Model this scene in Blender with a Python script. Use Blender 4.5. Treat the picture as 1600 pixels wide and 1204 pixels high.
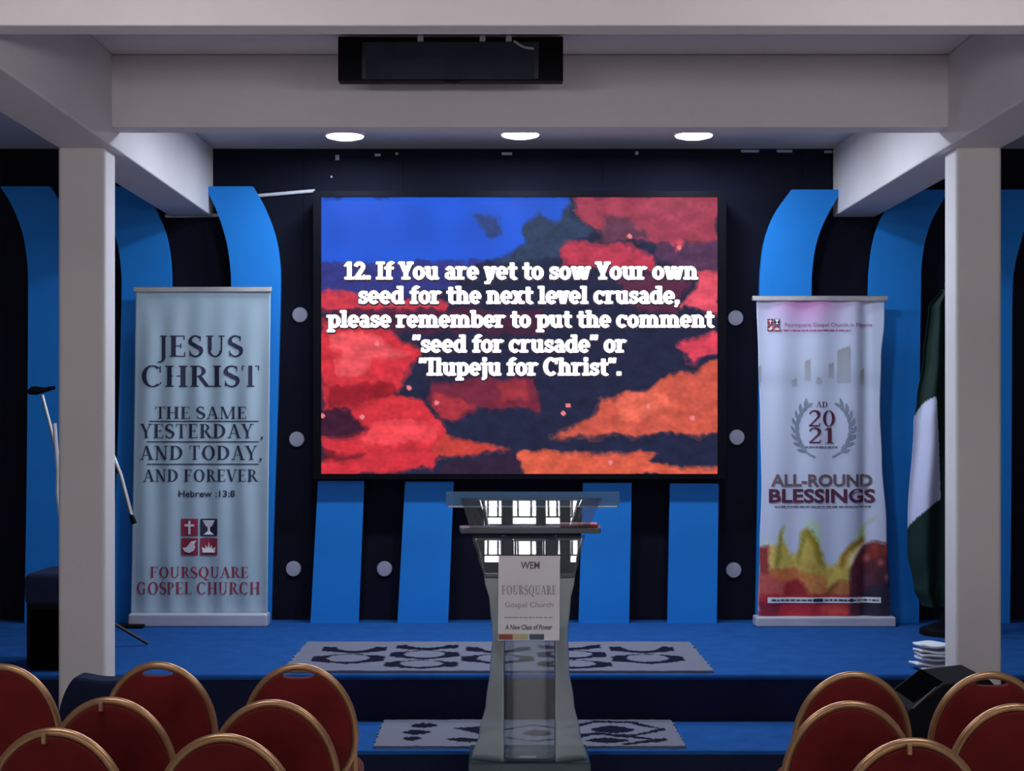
import bpy, bmesh, math, random
from mathutils import Vector, Matrix, noise

for o in list(bpy.data.objects):
    bpy.data.objects.remove(o, do_unlink=True)
SC = bpy.context.scene
COL = SC.collection
random.seed(7)
PI = math.pi

# ------------------------------------------------------------------ camera, world, exposure
EYE, FPX, VX, VY = 1.64, 2300.0, 786.0, 656.0
cam_d = bpy.data.cameras.new('camera')
cam_d.sensor_width = 36.0
cam_d.lens = FPX * 36.0 / 1600.0
cam_d.shift_x = (800 - VX) / 1600.0
cam_d.shift_y = (VY - 602) / 1600.0
cam_d.clip_start = 0.05
cam = bpy.data.objects.new('camera', cam_d)
cam.location = (0, 0, EYE)
cam.rotation_euler = (PI / 2, 0, 0)
COL.objects.link(cam)
SC.camera = cam
SC.view_settings.view_transform = 'Standard'
SC.view_settings.look = 'None'
SC.view_settings.gamma = 1.0
SC.view_settings.use_curve_mapping = False
SC.view_settings.exposure = 0.0
W = bpy.data.worlds.new('world')
SC.world = W
W.use_nodes = True
W.node_tree.nodes['Background'].inputs[0].default_value = (0.55, 0.62, 0.8, 1)
W.node_tree.nodes['Background'].inputs[1].default_value = 0.03

LAMP_W = 11.5        # stage ceiling lamps, row by the screen
FRONT_W = 19.5       # stage ceiling lamps, row behind the cross beam
HALL_FILL_W = 25.0        # fill lamps added out of view to brighten the hall
WINDOW_E = 12.0       # daylight in the rear windows
SCREEN_E = 1.0


def P(px, py, d):
    """point of the place seen at photograph pixel (px, py), d metres in front of the camera"""
    return Vector(((px - VX) * d / FPX, d, EYE + (VY - py) * d / FPX))


def lin(r, g, b):
    def f(c):
        c /= 255.0
        return c / 12.92 if c <= 0.04045 else ((c + 0.055) / 1.055) ** 2.4
    return (f(r), f(g), f(b), 1.0)


# ------------------------------------------------------------------ materials
def mat(name, col, rough=0.6, metal=0.0, spec=0.5, var=0.0, vscale=6.0, bump=0.0, bscale=60.0,
        sheen=0.0, coat=0.0, emis=None, estr=0.0):
    m = bpy.data.materials.new(name)
    m.use_nodes = True
    nt = m.node_tree
    b = nt.nodes['Principled BSDF']
    b.inputs['Base Color'].default_value = (*col[:3], 1)
    b.inputs['Roughness'].default_value = rough
    b.inputs['Metallic'].default_value = metal
    b.inputs['Specular IOR Level'].default_value = spec
    if sheen:
        b.inputs['Sheen Weight'].default_value = sheen
    if coat:
        b.inputs['Coat Weight'].default_value = coat
    if emis:
        b.inputs['Emission Color'].default_value = (*emis[:3], 1)
        b.inputs['Emission Strength'].default_value = estr
    tc = nt.nodes.new('ShaderNodeTexCoord')
    if var:
        n = nt.nodes.new('ShaderNodeTexNoise')
        n.inputs['Scale'].default_value = vscale
        n.inputs['Detail'].default_value = 5
        nt.links.new(tc.outputs['Object'], n.inputs['Vector'])
        r = nt.nodes.new('ShaderNodeValToRGB')
        r.color_ramp.elements[0].position = 0.3
        r.color_ramp.elements[1].position = 0.7
        r.color_ramp.elements[0].color = (*[c * (1 - var) for c in col[:3]], 1)
        r.color_ramp.elements[1].color = (*[min(1, c * (1 + var)) for c in col[:3]], 1)
        nt.links.new(n.outputs['Fac'], r.inputs['Fac'])
        nt.links.new(r.outputs['Color'], b.inputs['Base Color'])
    if bump:
        n2 = nt.nodes.new('ShaderNodeTexNoise')
        n2.inputs['Scale'].default_value = bscale
        n2.inputs['Detail'].default_value = 4
        nt.links.new(tc.outputs['Object'], n2.inputs['Vector'])
        bp = nt.nodes.new('ShaderNodeBump')
        bp.inputs['Strength'].default_value = bump
        bp.inputs['Distance'].default_value = 0.01
        nt.links.new(n2.outputs['Fac'], bp.inputs['Height'])
        nt.links.new(bp.outputs['Normal'], b.inputs['Normal'])
    return m


def mat_attr(name, rough=0.6, emission=False, strength=1.0, spec=0.3):
    """print / picture: colour from the mesh's own colour attribute"""
    m = bpy.data.materials.new(name)
    m.use_nodes = True
    nt = m.node_tree
    b = nt.nodes['Principled BSDF']
    b.inputs['Roughness'].default_value = rough
    b.inputs['Specular IOR Level'].default_value = 0.03 if emission else spec
    a = nt.nodes.new('ShaderNodeVertexColor')
    a.layer_name = 'Col'
    if emission:
        b.inputs['Base Color'].default_value = (0.004, 0.004, 0.004, 1)
        nt.links.new(a.outputs['Color'], b.inputs['Emission Color'])
        b.inputs['Emission Strength'].default_value = strength
    else:
        nt.links.new(a.outputs['Color'], b.inputs['Base Color'])
    return m


def mat_acrylic(name, tint, frost, frost_col, gloss=0.12):
    """sheet of clear plastic: lets light through, reflects, a little milky"""
    m = bpy.data.materials.new(name)
    m.use_nodes = True
    nt = m.node_tree
    nt.nodes.remove(nt.nodes['Principled BSDF'])
    out = nt.nodes['Material Output']
    tr = nt.nodes.new('ShaderNodeBsdfTransparent')
    tr.inputs[0].default_value = (*tint, 1)
    df = nt.nodes.new('ShaderNodeBsdfDiffuse')
    df.inputs[0].default_value = (*frost_col, 1)
    gl = nt.nodes.new('ShaderNodeBsdfGlossy')
    gl.inputs['Roughness'].default_value = 0.012
    m1 = nt.nodes.new('ShaderNodeMixShader')
    m1.inputs[0].default_value = frost
    m2 = nt.nodes.new('ShaderNodeMixShader')
    fr = nt.nodes.new('ShaderNodeLayerWeight')
    fr.inputs['Blend'].default_value = 0.25
    ma = nt.nodes.new('ShaderNodeMath')
    ma.operation = 'ADD'
    ma.inputs[1].default_value = gloss
    ma.use_clamp = True
    nt.links.new(fr.outputs['Fresnel'], ma.inputs[0])
    nt.links.new(ma.outputs[0], m2.inputs[0])
    nt.links.new(tr.outputs[0], m1.inputs[1])
    nt.links.new(df.outputs[0], m1.inputs[2])
    nt.links.new(m1.outputs[0], m2.inputs[1])
    nt.links.new(gl.outputs[0], m2.inputs[2])
    nt.links.new(m2.outputs[0], out.inputs['Surface'])
    return m


M = dict(
    paint=mat('paint_offwhite', (0.62, 0.585, 0.59), 0.75, var=0.05, vscale=1.6, bump=0.15, bscale=25),
    black_wall=mat('black_backdrop', (0.0055, 0.0062, 0.017), 0.75, spec=0.12, var=0.25, vscale=3),
    floor=mat('pale_floor_tiles', (0.62, 0.58, 0.56), 0.5, var=0.08, vscale=5),
    carpet=mat('blue_carpet', (0.014, 0.088, 0.31), 0.95, spec=0.1, var=0.12, vscale=9, bump=0.6, bscale=350),
    riser=mat('navy_riser', (0.006, 0.009, 0.036), 0.85, spec=0.2, var=0.2, vscale=4),
    hallwall=mat('hall_wall', (0.55, 0.53, 0.52), 0.8, var=0.05),
    rearwall=mat('rear_wall', (0.10, 0.095, 0.09), 0.8, var=0.1),
    panel=mat('blue_panel', (0.007, 0.21, 0.67), 0.6, spec=0.3, var=0.05, vscale=3),
    disc=mat('pale_disc', (0.40, 0.40, 0.50), 0.4, var=0.05, vscale=20),
    bezel=mat('black_frame', (0.003, 0.003, 0.006), 0.6, spec=0.06, var=0.1),
    matte=mat('black_matte', (0.0045, 0.0045, 0.006), 0.65, spec=0.1, var=0.2, vscale=12),
    navy=mat('navy_cloth', (0.010, 0.015, 0.05), 0.85, spec=0.2, var=0.2, vscale=20),
    lampw=mat('lamp_white', (0.8, 0.8, 0.8), 0.4, var=0.03),
    lampe=mat('lamp_glow', (0.9, 0.9, 0.9), 0.4, emis=(0.86, 0.92, 1.0), estr=14.0),
    alu=mat('aluminium', (0.62, 0.63, 0.66), 0.35, 0.9, var=0.05, vscale=20),
    basew=mat('banner_base', (0.5, 0.5, 0.58), 0.4, 0.2, var=0.05),
    ink=mat('navy_ink', (0.012, 0.014, 0.05), 0.6, var=0.1),
    maroon=mat('maroon_ink', (0.085, 0.012, 0.045), 0.6, var=0.1),
    red_ink=mat('crimson_ink', (0.28, 0.02, 0.05), 0.6, var=0.1),
    brown_ink=mat('grey_brown_ink', (0.14, 0.09, 0.11), 0.6, var=0.2, vscale=8),
    grey_ink=mat('grey_ink', (0.12, 0.13, 0.17), 0.6, var=0.2, vscale=12),
    wreath_ink=mat('wreath_ink', (0.22, 0.26, 0.36), 0.6, var=0.2, vscale=12),
    pink_ink=mat('magenta_ink', (0.30, 0.08, 0.22), 0.6, var=0.1),
    pale_ink=mat('pale_grey_ink', (0.38, 0.35, 0.36), 0.6, var=0.1),
    sheet=mat('banner_vinyl', (0.37, 0.48, 0.56), 0.55, spec=0.3, var=0.03, vscale=4),
    white_print=mat('white_print', (0.75, 0.74, 0.78), 0.6, var=0.03),
    textglow=mat('white_pixels', (0.9, 0.9, 0.9), 0.5, emis=(0.98, 0.95, 0.97), estr=1.15),
    textdark=mat('dark_pixels', (0.01, 0.01, 0.01), 0.5, emis=(0.03, 0.012, 0.03), estr=1.0),
    gold=mat('gold_frame', (0.50, 0.29, 0.15), 0.34, 0.7, var=0.10, vscale=14),
    velvet=mat('red_velvet', (0.145, 0.009, 0.010), 0.8, spec=0.15, var=0.2, vscale=9, sheen=0.08, bump=0.1, bscale=200),
    foot=mat('rubber', (0.02, 0.02, 0.02), 0.7, var=0.1),
    paper=mat('white_paper', (0.72, 0.74, 0.80), 0.7, var=0.05, vscale=14),
    whitepipe=mat('white_plastic', (0.6, 0.6, 0.66), 0.5, var=0.05),
    glassdark=mat('dark_glass', (0.022, 0.030, 0.050), 0.16, spec=0.55, var=0.3, vscale=5),
    wframe=mat('window_steel', (0.05, 0.045, 0.045), 0.5, 0.3, var=0.1),
    wglow=mat('daylight_pane', (0.8, 0.8, 0.8), 0.4, emis=(1.0, 0.975, 0.975), estr=WINDOW_E),
    polewood=mat('dark_wood_pole', (0.05, 0.025, 0.012), 0.4, var=0.3, vscale=10),
    grille=mat('speaker_grille', (0.003, 0.003, 0.004), 0.95, spec=0.0, bump=0.9, bscale=300),
    topdark=mat('lectern_top', (0.07, 0.075, 0.10), 0.25, var=0.1),
    redslat=mat('slat_red', (0.42, 0.04, 0.05), 0.5, var=0.1),
)
M['acr'] = mat_acrylic('clear_acrylic', (0.78, 0.84, 0.86), 0.10, (0.45, 0.50, 0.52), 0.10)
M['acr_wing'] = mat_acrylic('wing_reflection_acrylic', (0.66, 0.74, 0.76), 0.52, (0.60, 0.68, 0.70), 0.06)  # pale diffuse colour stands in for the rear wall reflected in the wings
M['acr_base'] = mat_acrylic('teal_acrylic', (0.25, 0.36, 0.40), 0.30, (0.10, 0.17, 0.20), 0.06)
M['acr_lip'] = mat_acrylic('blue_reflection_acrylic', (0.55, 0.70, 0.82), 0.42, (0.20, 0.42, 0.70), 0.05)  # blue diffuse colour stands in for a reflection along the band


# ------------------------------------------------------------------ mesh helpers
class MB:
    def __init__(s):
        s.v, s.f = [], []

    def add(s, vs, fs):
        o = len(s.v)
        s.v += [tuple(v) for v in vs]
        s.f += [tuple(i + o for i in f) for f in fs]
        return s

    def box(s, x0, x1, y0, y1, z0, z1):
        vs = [(x0, y0, z0), (x1, y0, z0), (x1, y1, z0), (x0, y1, z0), (x0, y0, z1), (x1, y0, z1), (x1, y1, z1), (x0, y1, z1)]
        return s.add(vs, [(0, 3, 2, 1), (4, 5, 6, 7), (0, 1, 5, 4), (1, 2, 6, 5), (2, 3, 7, 6), (3, 0, 4, 7)])

    def prism(s, pts, dv):
        """closed polygon pts (3-D) extruded by vector dv"""
        n = len(pts)
        dv = Vector(dv)
        vs = [Vector(p) for p in pts] + [Vector(p) + dv for p in pts]
        fs = [tuple(range(n)), tuple(range(2 * n - 1, n - 1, -1))]
        fs += [(i, i + n, (i + 1) % n + n, (i + 1) % n) for i in range(n)]
        return s.add(vs, fs)

    def band(s, L, R, dv):
        """strip between two polylines L and R, extruded by dv"""
        n = len(L)
        dv = Vector(dv)
        vs = [Vector(p) for p in L] + [Vector(p) for p in R] + [Vector(p) + dv for p in L] + [Vector(p) + dv for p in R]
        fs = []
        for i in range(n - 1):
            fs += [(i, i + 1, n + i + 1, n + i), (2 * n + i, 3 * n + i, 3 * n + i + 1, 2 * n + i + 1),
                   (i, 2 * n + i, 2 * n + i + 1, i + 1), (n + i, n + i + 1, 3 * n + i + 1, 3 * n + i)]
        fs += [(0, n, 3 * n, 2 * n), (n - 1, 3 * n - 1, 4 * n - 1, 2 * n - 1)]
        return s.add(vs, fs)

    def tube(s, pts, r, n=10, closed=False, cap=True):
        pts = [Vector(p) for p in pts]
        m = len(pts)
        rs = r if isinstance(r, (list, tuple)) else [r] * m
        vs, fs = [], []
        up = None
        for i, p in enumerate(pts):
            a = pts[(i - 1) % m] if (closed or i) else p
            b = pts[(i + 1) % m] if (closed or i < m - 1) else p
            t = (b - a).normalized()
            if up is None:
                up = Vector((0, 0, 1)) if abs(t.z) < 0.9 else Vector((0, 1, 0))
            u = (up - t * up.dot(t)).normalized()
            w = t.cross(u)
            up = u
            for k in range(n):
                an = 2 * PI * k / n
                vs.append(p + u * (rs[i] * math.cos(an)) + w * (rs[i] * math.sin(an)))
        for i in range(m if closed else m - 1):
            j = (i + 1) % m
            for k in range(n):
                l = (k + 1) % n
                fs.append((i * n + k, i * n + l, j * n + l, j * n + k))
        if cap and not closed:
            fs.append(tuple(range(n - 1, -1, -1)))
            fs.append(tuple(range((m - 1) * n, m * n)))
        return s.add(vs, fs)

    def lathe(s, prof, c, n=28, axis='z'):
        """profile [(r, h)] turned about an axis through c"""
        vs, fs = [], []
        c = Vector(c)
        for r, h in prof:
            for k in range(n):
                a = 2 * PI * k / n
                if axis == 'z':
                    vs.append(c + Vector((r * math.cos(a), r * math.sin(a), h)))
                else:
                    vs.append(c + Vector((r * math.cos(a), h, r * math.sin(a))))
        for i in range(len(prof) - 1):
            for k in range(n):
                l = (k + 1) % n
                fs.append((i * n + k, i * n + l, (i + 1) * n + l, (i + 1) * n + k))
        fs.append(tuple(range(n - 1, -1, -1)))
        fs.append(tuple(range((len(prof) - 1) * n, len(prof) * n)))
        return s.add(vs, fs)

    def grid(s, fn, nu, nv):
        o = len(s.v)
        for j in range(nv + 1):
            for i in range(nu + 1):
                s.v.append(tuple(fn(i / nu, j / nv)))
        for j in range(nv):
            for i in range(nu):
                a = o + j * (nu + 1) + i
                s.f.append((a, a + 1, a + nu + 2, a + nu + 1))
        return s

    def build(s, name, m, parent=None, smooth=False, bevel=0.0, colors=None, seg=2, offset=None, solid=0.0):
        me = bpy.data.meshes.new(name)
        off = Vector(offset) if offset is not None else Vector((0, 0, 0))
        me.from_pydata([tuple(Vector(v) - off) for v in s.v], [], s.f)
        bm = bmesh.new()
        bm.from_mesh(me)
        bmesh.ops.recalc_face_normals(bm, faces=bm.faces)
        bm.to_mesh(me)
        bm.free()
        if smooth:
            me.polygons.foreach_set('use_smooth', [True] * len(me.polygons))
            try:
                me.set_sharp_from_angle(angle=math.radians(40))
            except Exception:
                pass
        me.materials.append(m)
        if colors:
            ca = me.color_attributes.new('Col', 'FLOAT_COLOR', 'POINT')
            for i, c in enumerate(colors):
                ca.data[i].color = c
        ob = bpy.data.objects.new(name, me)
        COL.objects.link(ob)
        if parent:
            ob.parent = parent
        if offset is not None and not parent:
            ob.location = off
        if bevel:
            b = ob.modifiers.new('bevel', 'BEVEL')
            b.width = bevel
            b.segments = seg
            b.limit_method = 'ANGLE'
        if solid:
            b = ob.modifiers.new('thickness', 'SOLIDIFY')
            b.thickness = solid
            b.offset = 1
        return ob


def thing(name, label, cat, loc, group=None, rz=0.0):
    o = bpy.data.objects.new(name, None)
    o.empty_display_size = 0.1
    o.location = loc
    o.rotation_euler = (0, 0, rz)
    COL.objects.link(o)
    return tag(o, label, cat, group)


def tag(o, label, cat, group=None):
    o['label'] = label
    o['category'] = cat
    if group:
        o['group'] = group
    return o


def part(mb, name, m, parent, label=None, **kw):
    """part whose coordinates are given in the world: kept in place under its thing"""
    o = mb.build(name, m, parent, **kw)
    root = parent
    while root.parent:
        root = root.parent
    if parent is root:
        o.matrix_parent_inverse = Matrix.Translation(-Vector(root.location))
    if label:
        o['label'] = label
    return o


def adopt(o):
    o.matrix_parent_inverse = Matrix.Identity(4)
    return o


def struct(mb, name, m, **kw):
    o = mb.build(name, m, **kw)
    o['kind'] = 'structure'
    return o


# ------------------------------------------------------------------ serif lettering (drawn here, no font file)
def _arc(cx, cy, rx, ry, a0, a1, n=18):
    return [(cx + rx * math.cos(math.radians(a0 + (a1 - a0) * i / n)), cy + ry * math.sin(math.radians(a0 + (a1 - a0) * i / n))) for i in range(n + 1)]


def _band(cx, cy, rx, ry, tx, ty, a0, a1, n=22):
    o = _arc(cx, cy, rx, ry, a0, a1, n)
    i = _arc(cx, cy, rx - tx, ry - ty, a0, a1, n)
    return [[o[k], o[k + 1], i[k + 1], i[k]] for k in range(n)]


def _rect(x0, y0, x1, y1):
    return [[(x0, y0), (x1, y0), (x1, y1), (x0, y1)]]


def _bar(x0, y0, x1, y1, w):
    return [[(x0 - w / 2, y0), (x0 + w / 2, y0), (x1 + w / 2, y1), (x1 - w / 2, y1)]]


def _path(pts, ws):
    q = []
    L, R = [], []
    for i, (x, y) in enumerate(pts):
        a = pts[max(0, i - 1)]
        b = pts[min(len(pts) - 1, i + 1)]
        dx, dy = b[0] - a[0], b[1] - a[1]
        l = math.hypot(dx, dy) or 1
        w = ws[i] / 2
        L.append((x - dy / l * w, y + dx / l * w))
        R.append((x + dy / l * w, y - dx / l * w))
    for i in range(len(pts) - 1):
        q.append([L[i], L[i + 1], R[i + 1], R[i]])
    return q


TK, TN, SH = 0.165, 0.06, 0.055


def _serif(x, y, w=0.27):
    return _rect(x - w / 2, y, x + w / 2, y + SH)


def _stem(x, w=TK, sw=None):
    sw = sw or w + 0.14
    return _rect(x - w / 2, 0, x + w / 2, 1) + _serif(x, 0, sw) + _serif(x, 1 - SH, sw)


def glyph(c):
    g, adv = [], 0.6
    if c == ' ':
        return [], 0.3
    if c == 'I':
        g, adv = _stem(0.18), 0.36
    elif c == 'J':
        g = _rect(0.2, -0.05, 0.335, 1) + _serif(0.27, 1 - SH) + _path(_arc(0.10, -0.05, 0.168, 0.2, 0, -110), [0.135 - 0.005 * i for i in range(19)])
        adv = 0.42
    elif c == 'E' or c == 'F':
        g = _stem(0.18) + _rect(0.18, 0.955, 0.58, 1) + _rect(0.54, 0.80, 0.58, 1) + _rect(0.18, 0.49, 0.46, 0.535) + _rect(0.42, 0.40, 0.46, 0.62)
        if c == 'E':
            g += _rect(0.18, 0, 0.60, 0.045) + _rect(0.56, 0, 0.60, 0.22)
        adv = 0.65
    elif c == 'S':
        p = _arc(0.29, 0.745, 0.2, 0.235, 25, 250, 16) + _arc(0.29, 0.255, 0.215, 0.24, 70, -160, 16)
        p = p[:14] + [(0.25, 0.545), (0.33, 0.475)] + p[19:]
        n = len(p)
        g = _path(p, [0.07 + 0.11 * math.exp(-((i / (n - 1) - 0.5) / 0.2) ** 2) for i in range(n)])
        g += _rect(0.45, 0.72, 0.485, 0.98) + _rect(0.065, 0.02, 0.10, 0.29)
        adv = 0.58
    elif c == 'U':
        g = _rect(0.12, 0.3, 0.255, 1) + _rect(0.60, 0.3, 0.655, 1) + _serif(0.187, 1 - SH) + _serif(0.63, 1 - SH, 0.22)
        g += _band(0.3875, 0.3, 0.2675, 0.32, 0.10, 0.065, 180, 360)
        adv = 0.80
    elif c in 'COQG':
        rx = 0.38
        if c in 'OQ':
            g = _band(0.43, 0.5, rx, 0.52, TK, 0.06, 0, 360, 36)
        else:
            g = _band(0.43, 0.5, rx, 0.52, TK, 0.06, 48, 312, 30)
            g += _rect(0.67, 0.66, 0.71, 0.98)
            g += (_rect(0.58, 0.07, 0.70, 0.42) + _serif(0.64, 0.42, 0.26)) if c == 'G' else _bar(0.68, 0.12, 0.72, 0.22, 0.05)
        if c == 'Q':
            g += _path([(0.40, 0.02), (0.52, -0.10), (0.66, -0.2), (0.86, -0.24)], [0.05, 0.13, 0.10, 0.04])
        adv = 0.86 if c != 'C' else 0.80
    elif c == 'H':
        g, adv = _stem(0.18) + _stem(0.66) + _rect(0.18, 0.48, 0.66, 0.53), 0.84
    elif c in 'RP':
        g = _stem(0.18) + _band(0.28, 0.74, 0.29, 0.26, 0.13, 0.045, -90, 90) + _rect(0.18, 0.955, 0.3, 1) + _rect(0.18, 0.48, 0.3, 0.525)
        if c == 'R':
            g += _bar(0.36, 0.5, 0.64, 0.0, 0.15) + _serif(0.70, 0, 0.2)
        adv = 0.74 if c == 'R' else 0.62
    elif c == 'B':
        g = _stem(0.18) + _band(0.28, 0.76, 0.26, 0.24, 0.12, 0.045, -90, 90) + _band(0.28, 0.26, 0.31, 0.26, 0.13, 0.045, -90, 90) + _rect(0.18, 0.955, 0.3, 1) + _rect(0.18, 0.0, 0.3, 0.045)
        adv = 0.66
    elif c == 'T':
        g = _rect(0.265, 0, 0.40, 1) + _serif(0.333, 0) + _rect(0.03, 0.955, 0.635, 1) + _rect(0.03, 0.78, 0.07, 1) + _rect(0.595, 0.78, 0.635, 1)
        adv = 0.66
    elif c == 'D':
        g = _stem(0.18) + _band(0.28, 0.5, 0.47, 0.5, TK, 0.06, -90, 90, 24) + _rect(0.18, 0.955, 0.3, 1) + _rect(0.18, 0, 0.3, 0.045)
        adv = 0.82
    elif c == 'A':
        g = _bar(0.12, 0, 0.37, 1, 0.055) + _bar(0.66, 0, 0.38, 1, 0.15) + _rect(0.2, 0.31, 0.56, 0.355) + _serif(0.11, 0, 0.24) + _serif(0.66, 0, 0.3)
        adv = 0.78
    elif c == 'V':
        g = _bar(0.36, 0, 0.11, 1, 0.15) + _bar(0.38, 0, 0.63, 1, 0.055) + _serif(0.11, 1 - SH, 0.29) + _serif(0.63, 1 - SH, 0.22)
        adv = 0.75
    elif c == 'Y':
        g = _bar(0.35, 0.42, 0.11, 1, 0.15) + _bar(0.38, 0.45, 0.60, 1, 0.055) + _rect(0.285, 0, 0.42, 0.48) + _serif(0.35, 0) + _serif(0.11, 1 - SH, 0.27) + _serif(0.60, 1 - SH, 0.22)
        adv = 0.70
    elif c == 'N':
        g = _rect(0.14, 0, 0.195, 1) + _rect(0.67, 0, 0.725, 1) + _bar(0.17, 1, 0.66, 0, 0.16) + _serif(0.165, 0, 0.22) + _serif(0.13, 1 - SH, 0.24) + _serif(0.695, 1 - SH, 0.22)
        adv = 0.86
    elif c == 'M':
        g = _rect(0.14, 0, 0.195, 1) + _rect(0.80, 0, 0.935, 1) + _bar(0.2, 1, 0.50, 0.0, 0.13) + _bar(0.84, 1, 0.51, 0.0, 0.05) + _serif(0.165, 0, 0.22) + _serif(0.15, 1 - SH, 0.22) + _serif(0.87, 0, 0.28) + _serif(0.87, 1 - SH, 0.26)
        adv = 1.04
    elif c == 'L':
        g = _stem(0.18) + _rect(0.18, 0, 0.58, 0.045) + _rect(0.54, 0, 0.58, 0.24)
        adv = 0.62
    elif c == ',':
        g = _path([(0.13, 0.10), (0.15, 0.02), (0.12, -0.08), (0.05, -0.17)], [0.13, 0.13, 0.07, 0.03])
        adv = 0.26
    elif c == '2':
        p = _arc(0.28, 0.73, 0.2, 0.25, 170, -40, 14) + [(0.30, 0.36), (0.16, 0.16), (0.07, 0.05)]
        n = len(p)
        g = _path(p, [0.07 + 0.09 * math.exp(-((i / (n - 1) - 0.55) / 0.22) ** 2) for i in range(n)])
        g += _rect(0.05, 0, 0.50, 0.09) + _bar(0.48, 0, 0.53, 0.22, 0.05)
        adv = 0.58
    elif c == '0':
        g, adv = _band(0.30, 0.5, 0.27, 0.51, 0.14, 0.045, 0, 360, 32), 0.60
    elif c == '1':
        g, adv = _rect(0.2, 0, 0.36, 1) + _serif(0.28, 0, 0.34) + _bar(0.10, 0.84, 0.24, 1.0, 0.10), 0.5
    return g, adv



# heavy slab lettering for the screen
XH, SW = 0.72, 0.20


def slab(c):
    V = lambda x, y0, y1, w=SW: _rect(x - w / 2, y0, x + w / 2, y1)
    Hb = lambda x0, x1, y, h=0.14: _rect(x0, y - h / 2, x1, y + h / 2)
    ft = lambda x, w=0.40: Hb(x - w / 2, x + w / 2, 0.06, 0.12)
    hd = lambda x, y=XH, w=0.24: Hb(x - w, x, y - 0.06, 0.12)
    ring = lambda cx, a0=0, a1=360: _band(cx, XH / 2, 0.32, XH / 2 + 0.02, 0.19, 0.15, a0, a1, 24)
    arch = lambda x0, x1: _band((x0 + x1) / 2, XH - 0.30, (x1 - x0) / 2 + SW / 2, 0.32, SW, 0.16, 0, 180, 14)
    if c == ' ':
        return [], 0.32
    if c == 'a':
        return _band(0.30, XH - 0.25, 0.25, 0.27, 0.18, 0.13, 0, 160, 14) + V(0.46, 0, XH - 0.25) + _band(0.28, 0.21, 0.24, 0.22, 0.15, 0.11, 0, 360) + Hb(0.4, 0.64, 0.06, 0.12), 0.66
    if c == 'c':
        return ring(0.34, 45, 315) + V(0.56, 0.46, 0.70, 0.10), 0.66
    if c == 'e':
        return ring(0.34, 0, 315) + Hb(0.1, 0.64, 0.35, 0.12), 0.68
    if c == 'o':
        return ring(0.34), 0.70
    if c == 'd':
        return ring(0.34) + V(0.58, 0, 1.0) + hd(0.62, 1.0, 0.26) + Hb(0.55, 0.76, 0.06, 0.12), 0.78
    if c == 'b':
        return ring(0.42) + V(0.18, 0, 1.0) + hd(0.2, 1.0, 0.2), 0.76
    if c == 'p':
        return ring(0.44) + V(0.20, -0.26, XH) + hd(0.22) + Hb(0.0, 0.42, -0.22, 0.12), 0.78
    if c == 'l':
        return V(0.22, 0, 1.0) + hd(0.24, 1.0) + ft(0.22), 0.44
    if c == 'i':
        return V(0.22, 0, XH) + hd(0.24) + ft(0.22) + V(0.21, 0.82, 1.02, 0.2), 0.44
    if c == 'j':
        return V(0.24, -0.05, XH) + hd(0.26) + V(0.23, 0.82, 1.02, 0.2) + _band(0.10, -0.06, 0.24, 0.2, 0.19, 0.13, 270, 360, 8), 0.42
    if c == 'f':
        return V(0.24, 0, 0.8) + ft(0.24) + Hb(0.02, 0.50, XH - 0.07, 0.13) + _band(0.40, 0.76, 0.26, 0.26, 0.19, 0.14, 50, 180, 10), 0.52
    if c == 't':
        return V(0.24, 0.2, 0.94) + Hb(0.02, 0.50, XH - 0.07, 0.13) + _band(0.38, 0.2, 0.24, 0.22, 0.19, 0.14, 180, 310, 10), 0.52
    if c in 'hnm':
        g = V(0.20, 0, 1.0 if c == 'h' else XH) + hd(0.22, 1.0 if c == 'h' else XH, 0.2) + ft(0.20, 0.36)
        g += arch(0.20, 0.60) + V(0.60, 0, XH - 0.3) + ft(0.62, 0.36)
        if c == 'm':
            g += arch(0.60, 1.0) + V(1.0, 0, XH - 0.3) + ft(1.02, 0.36)
        return g, (1.22 if c == 'm' else 0.82)
    if c == 'r':
        return V(0.20, 0, XH) + hd(0.22) + ft(0.22, 0.44) + _band(0.44, XH - 0.27, 0.30, 0.28, 0.18, 0.15, 50, 180, 10), 0.62
    if c == 's':
        p = _arc(0.28, 0.52, 0.17, 0.13, 20, 250, 10) + _arc(0.28, 0.20, 0.18, 0.135, 70, -160, 10)
        return _path(p, [0.145] * len(p)) + V(0.46, 0.46, 0.70, 0.08) + V(0.09, 0.02, 0.26, 0.08), 0.56
    if c == 'u':
        return V(0.18, 0.28, XH) + hd(0.2, XH, 0.2) + _band(0.38, 0.3, 0.30, 0.32, SW, 0.16, 180, 360, 14) + V(0.58, 0, XH) + hd(0.6, XH, 0.2) + Hb(0.55, 0.76, 0.06, 0.12), 0.80
    if c in 'vwy':
        g = _bar(0.30, 0, 0.12, XH, 0.21) + _bar(0.36, 0, 0.54, XH, 0.21) + Hb(0.0, 0.28, XH - 0.06, 0.11) + Hb(0.40, 0.68, XH - 0.06, 0.11)
        if c == 'y':
            g += _bar(0.20, -0.26, 0.34, 0.08, 0.19) + Hb(0.04, 0.24, -0.2, 0.12)
        if c == 'w':
            g += [[(x + 0.42, y) for x, y in q] for q in g]
            return g, 1.10
        return g, 0.68
    if c == 'x':
        return _bar(0.12, 0, 0.54, XH, 0.22) + _bar(0.54, 0, 0.12, XH, 0.22) + ft(0.12, 0.28) + ft(0.56, 0.28) + Hb(0, 0.28, XH - 0.06, 0.11) + Hb(0.4, 0.68, XH - 0.06, 0.11), 0.70
    if c == 'I':
        return V(0.22, 0, 1) + ft(0.22, 0.44) + Hb(0, 0.44, 0.94, 0.12), 0.46
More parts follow.
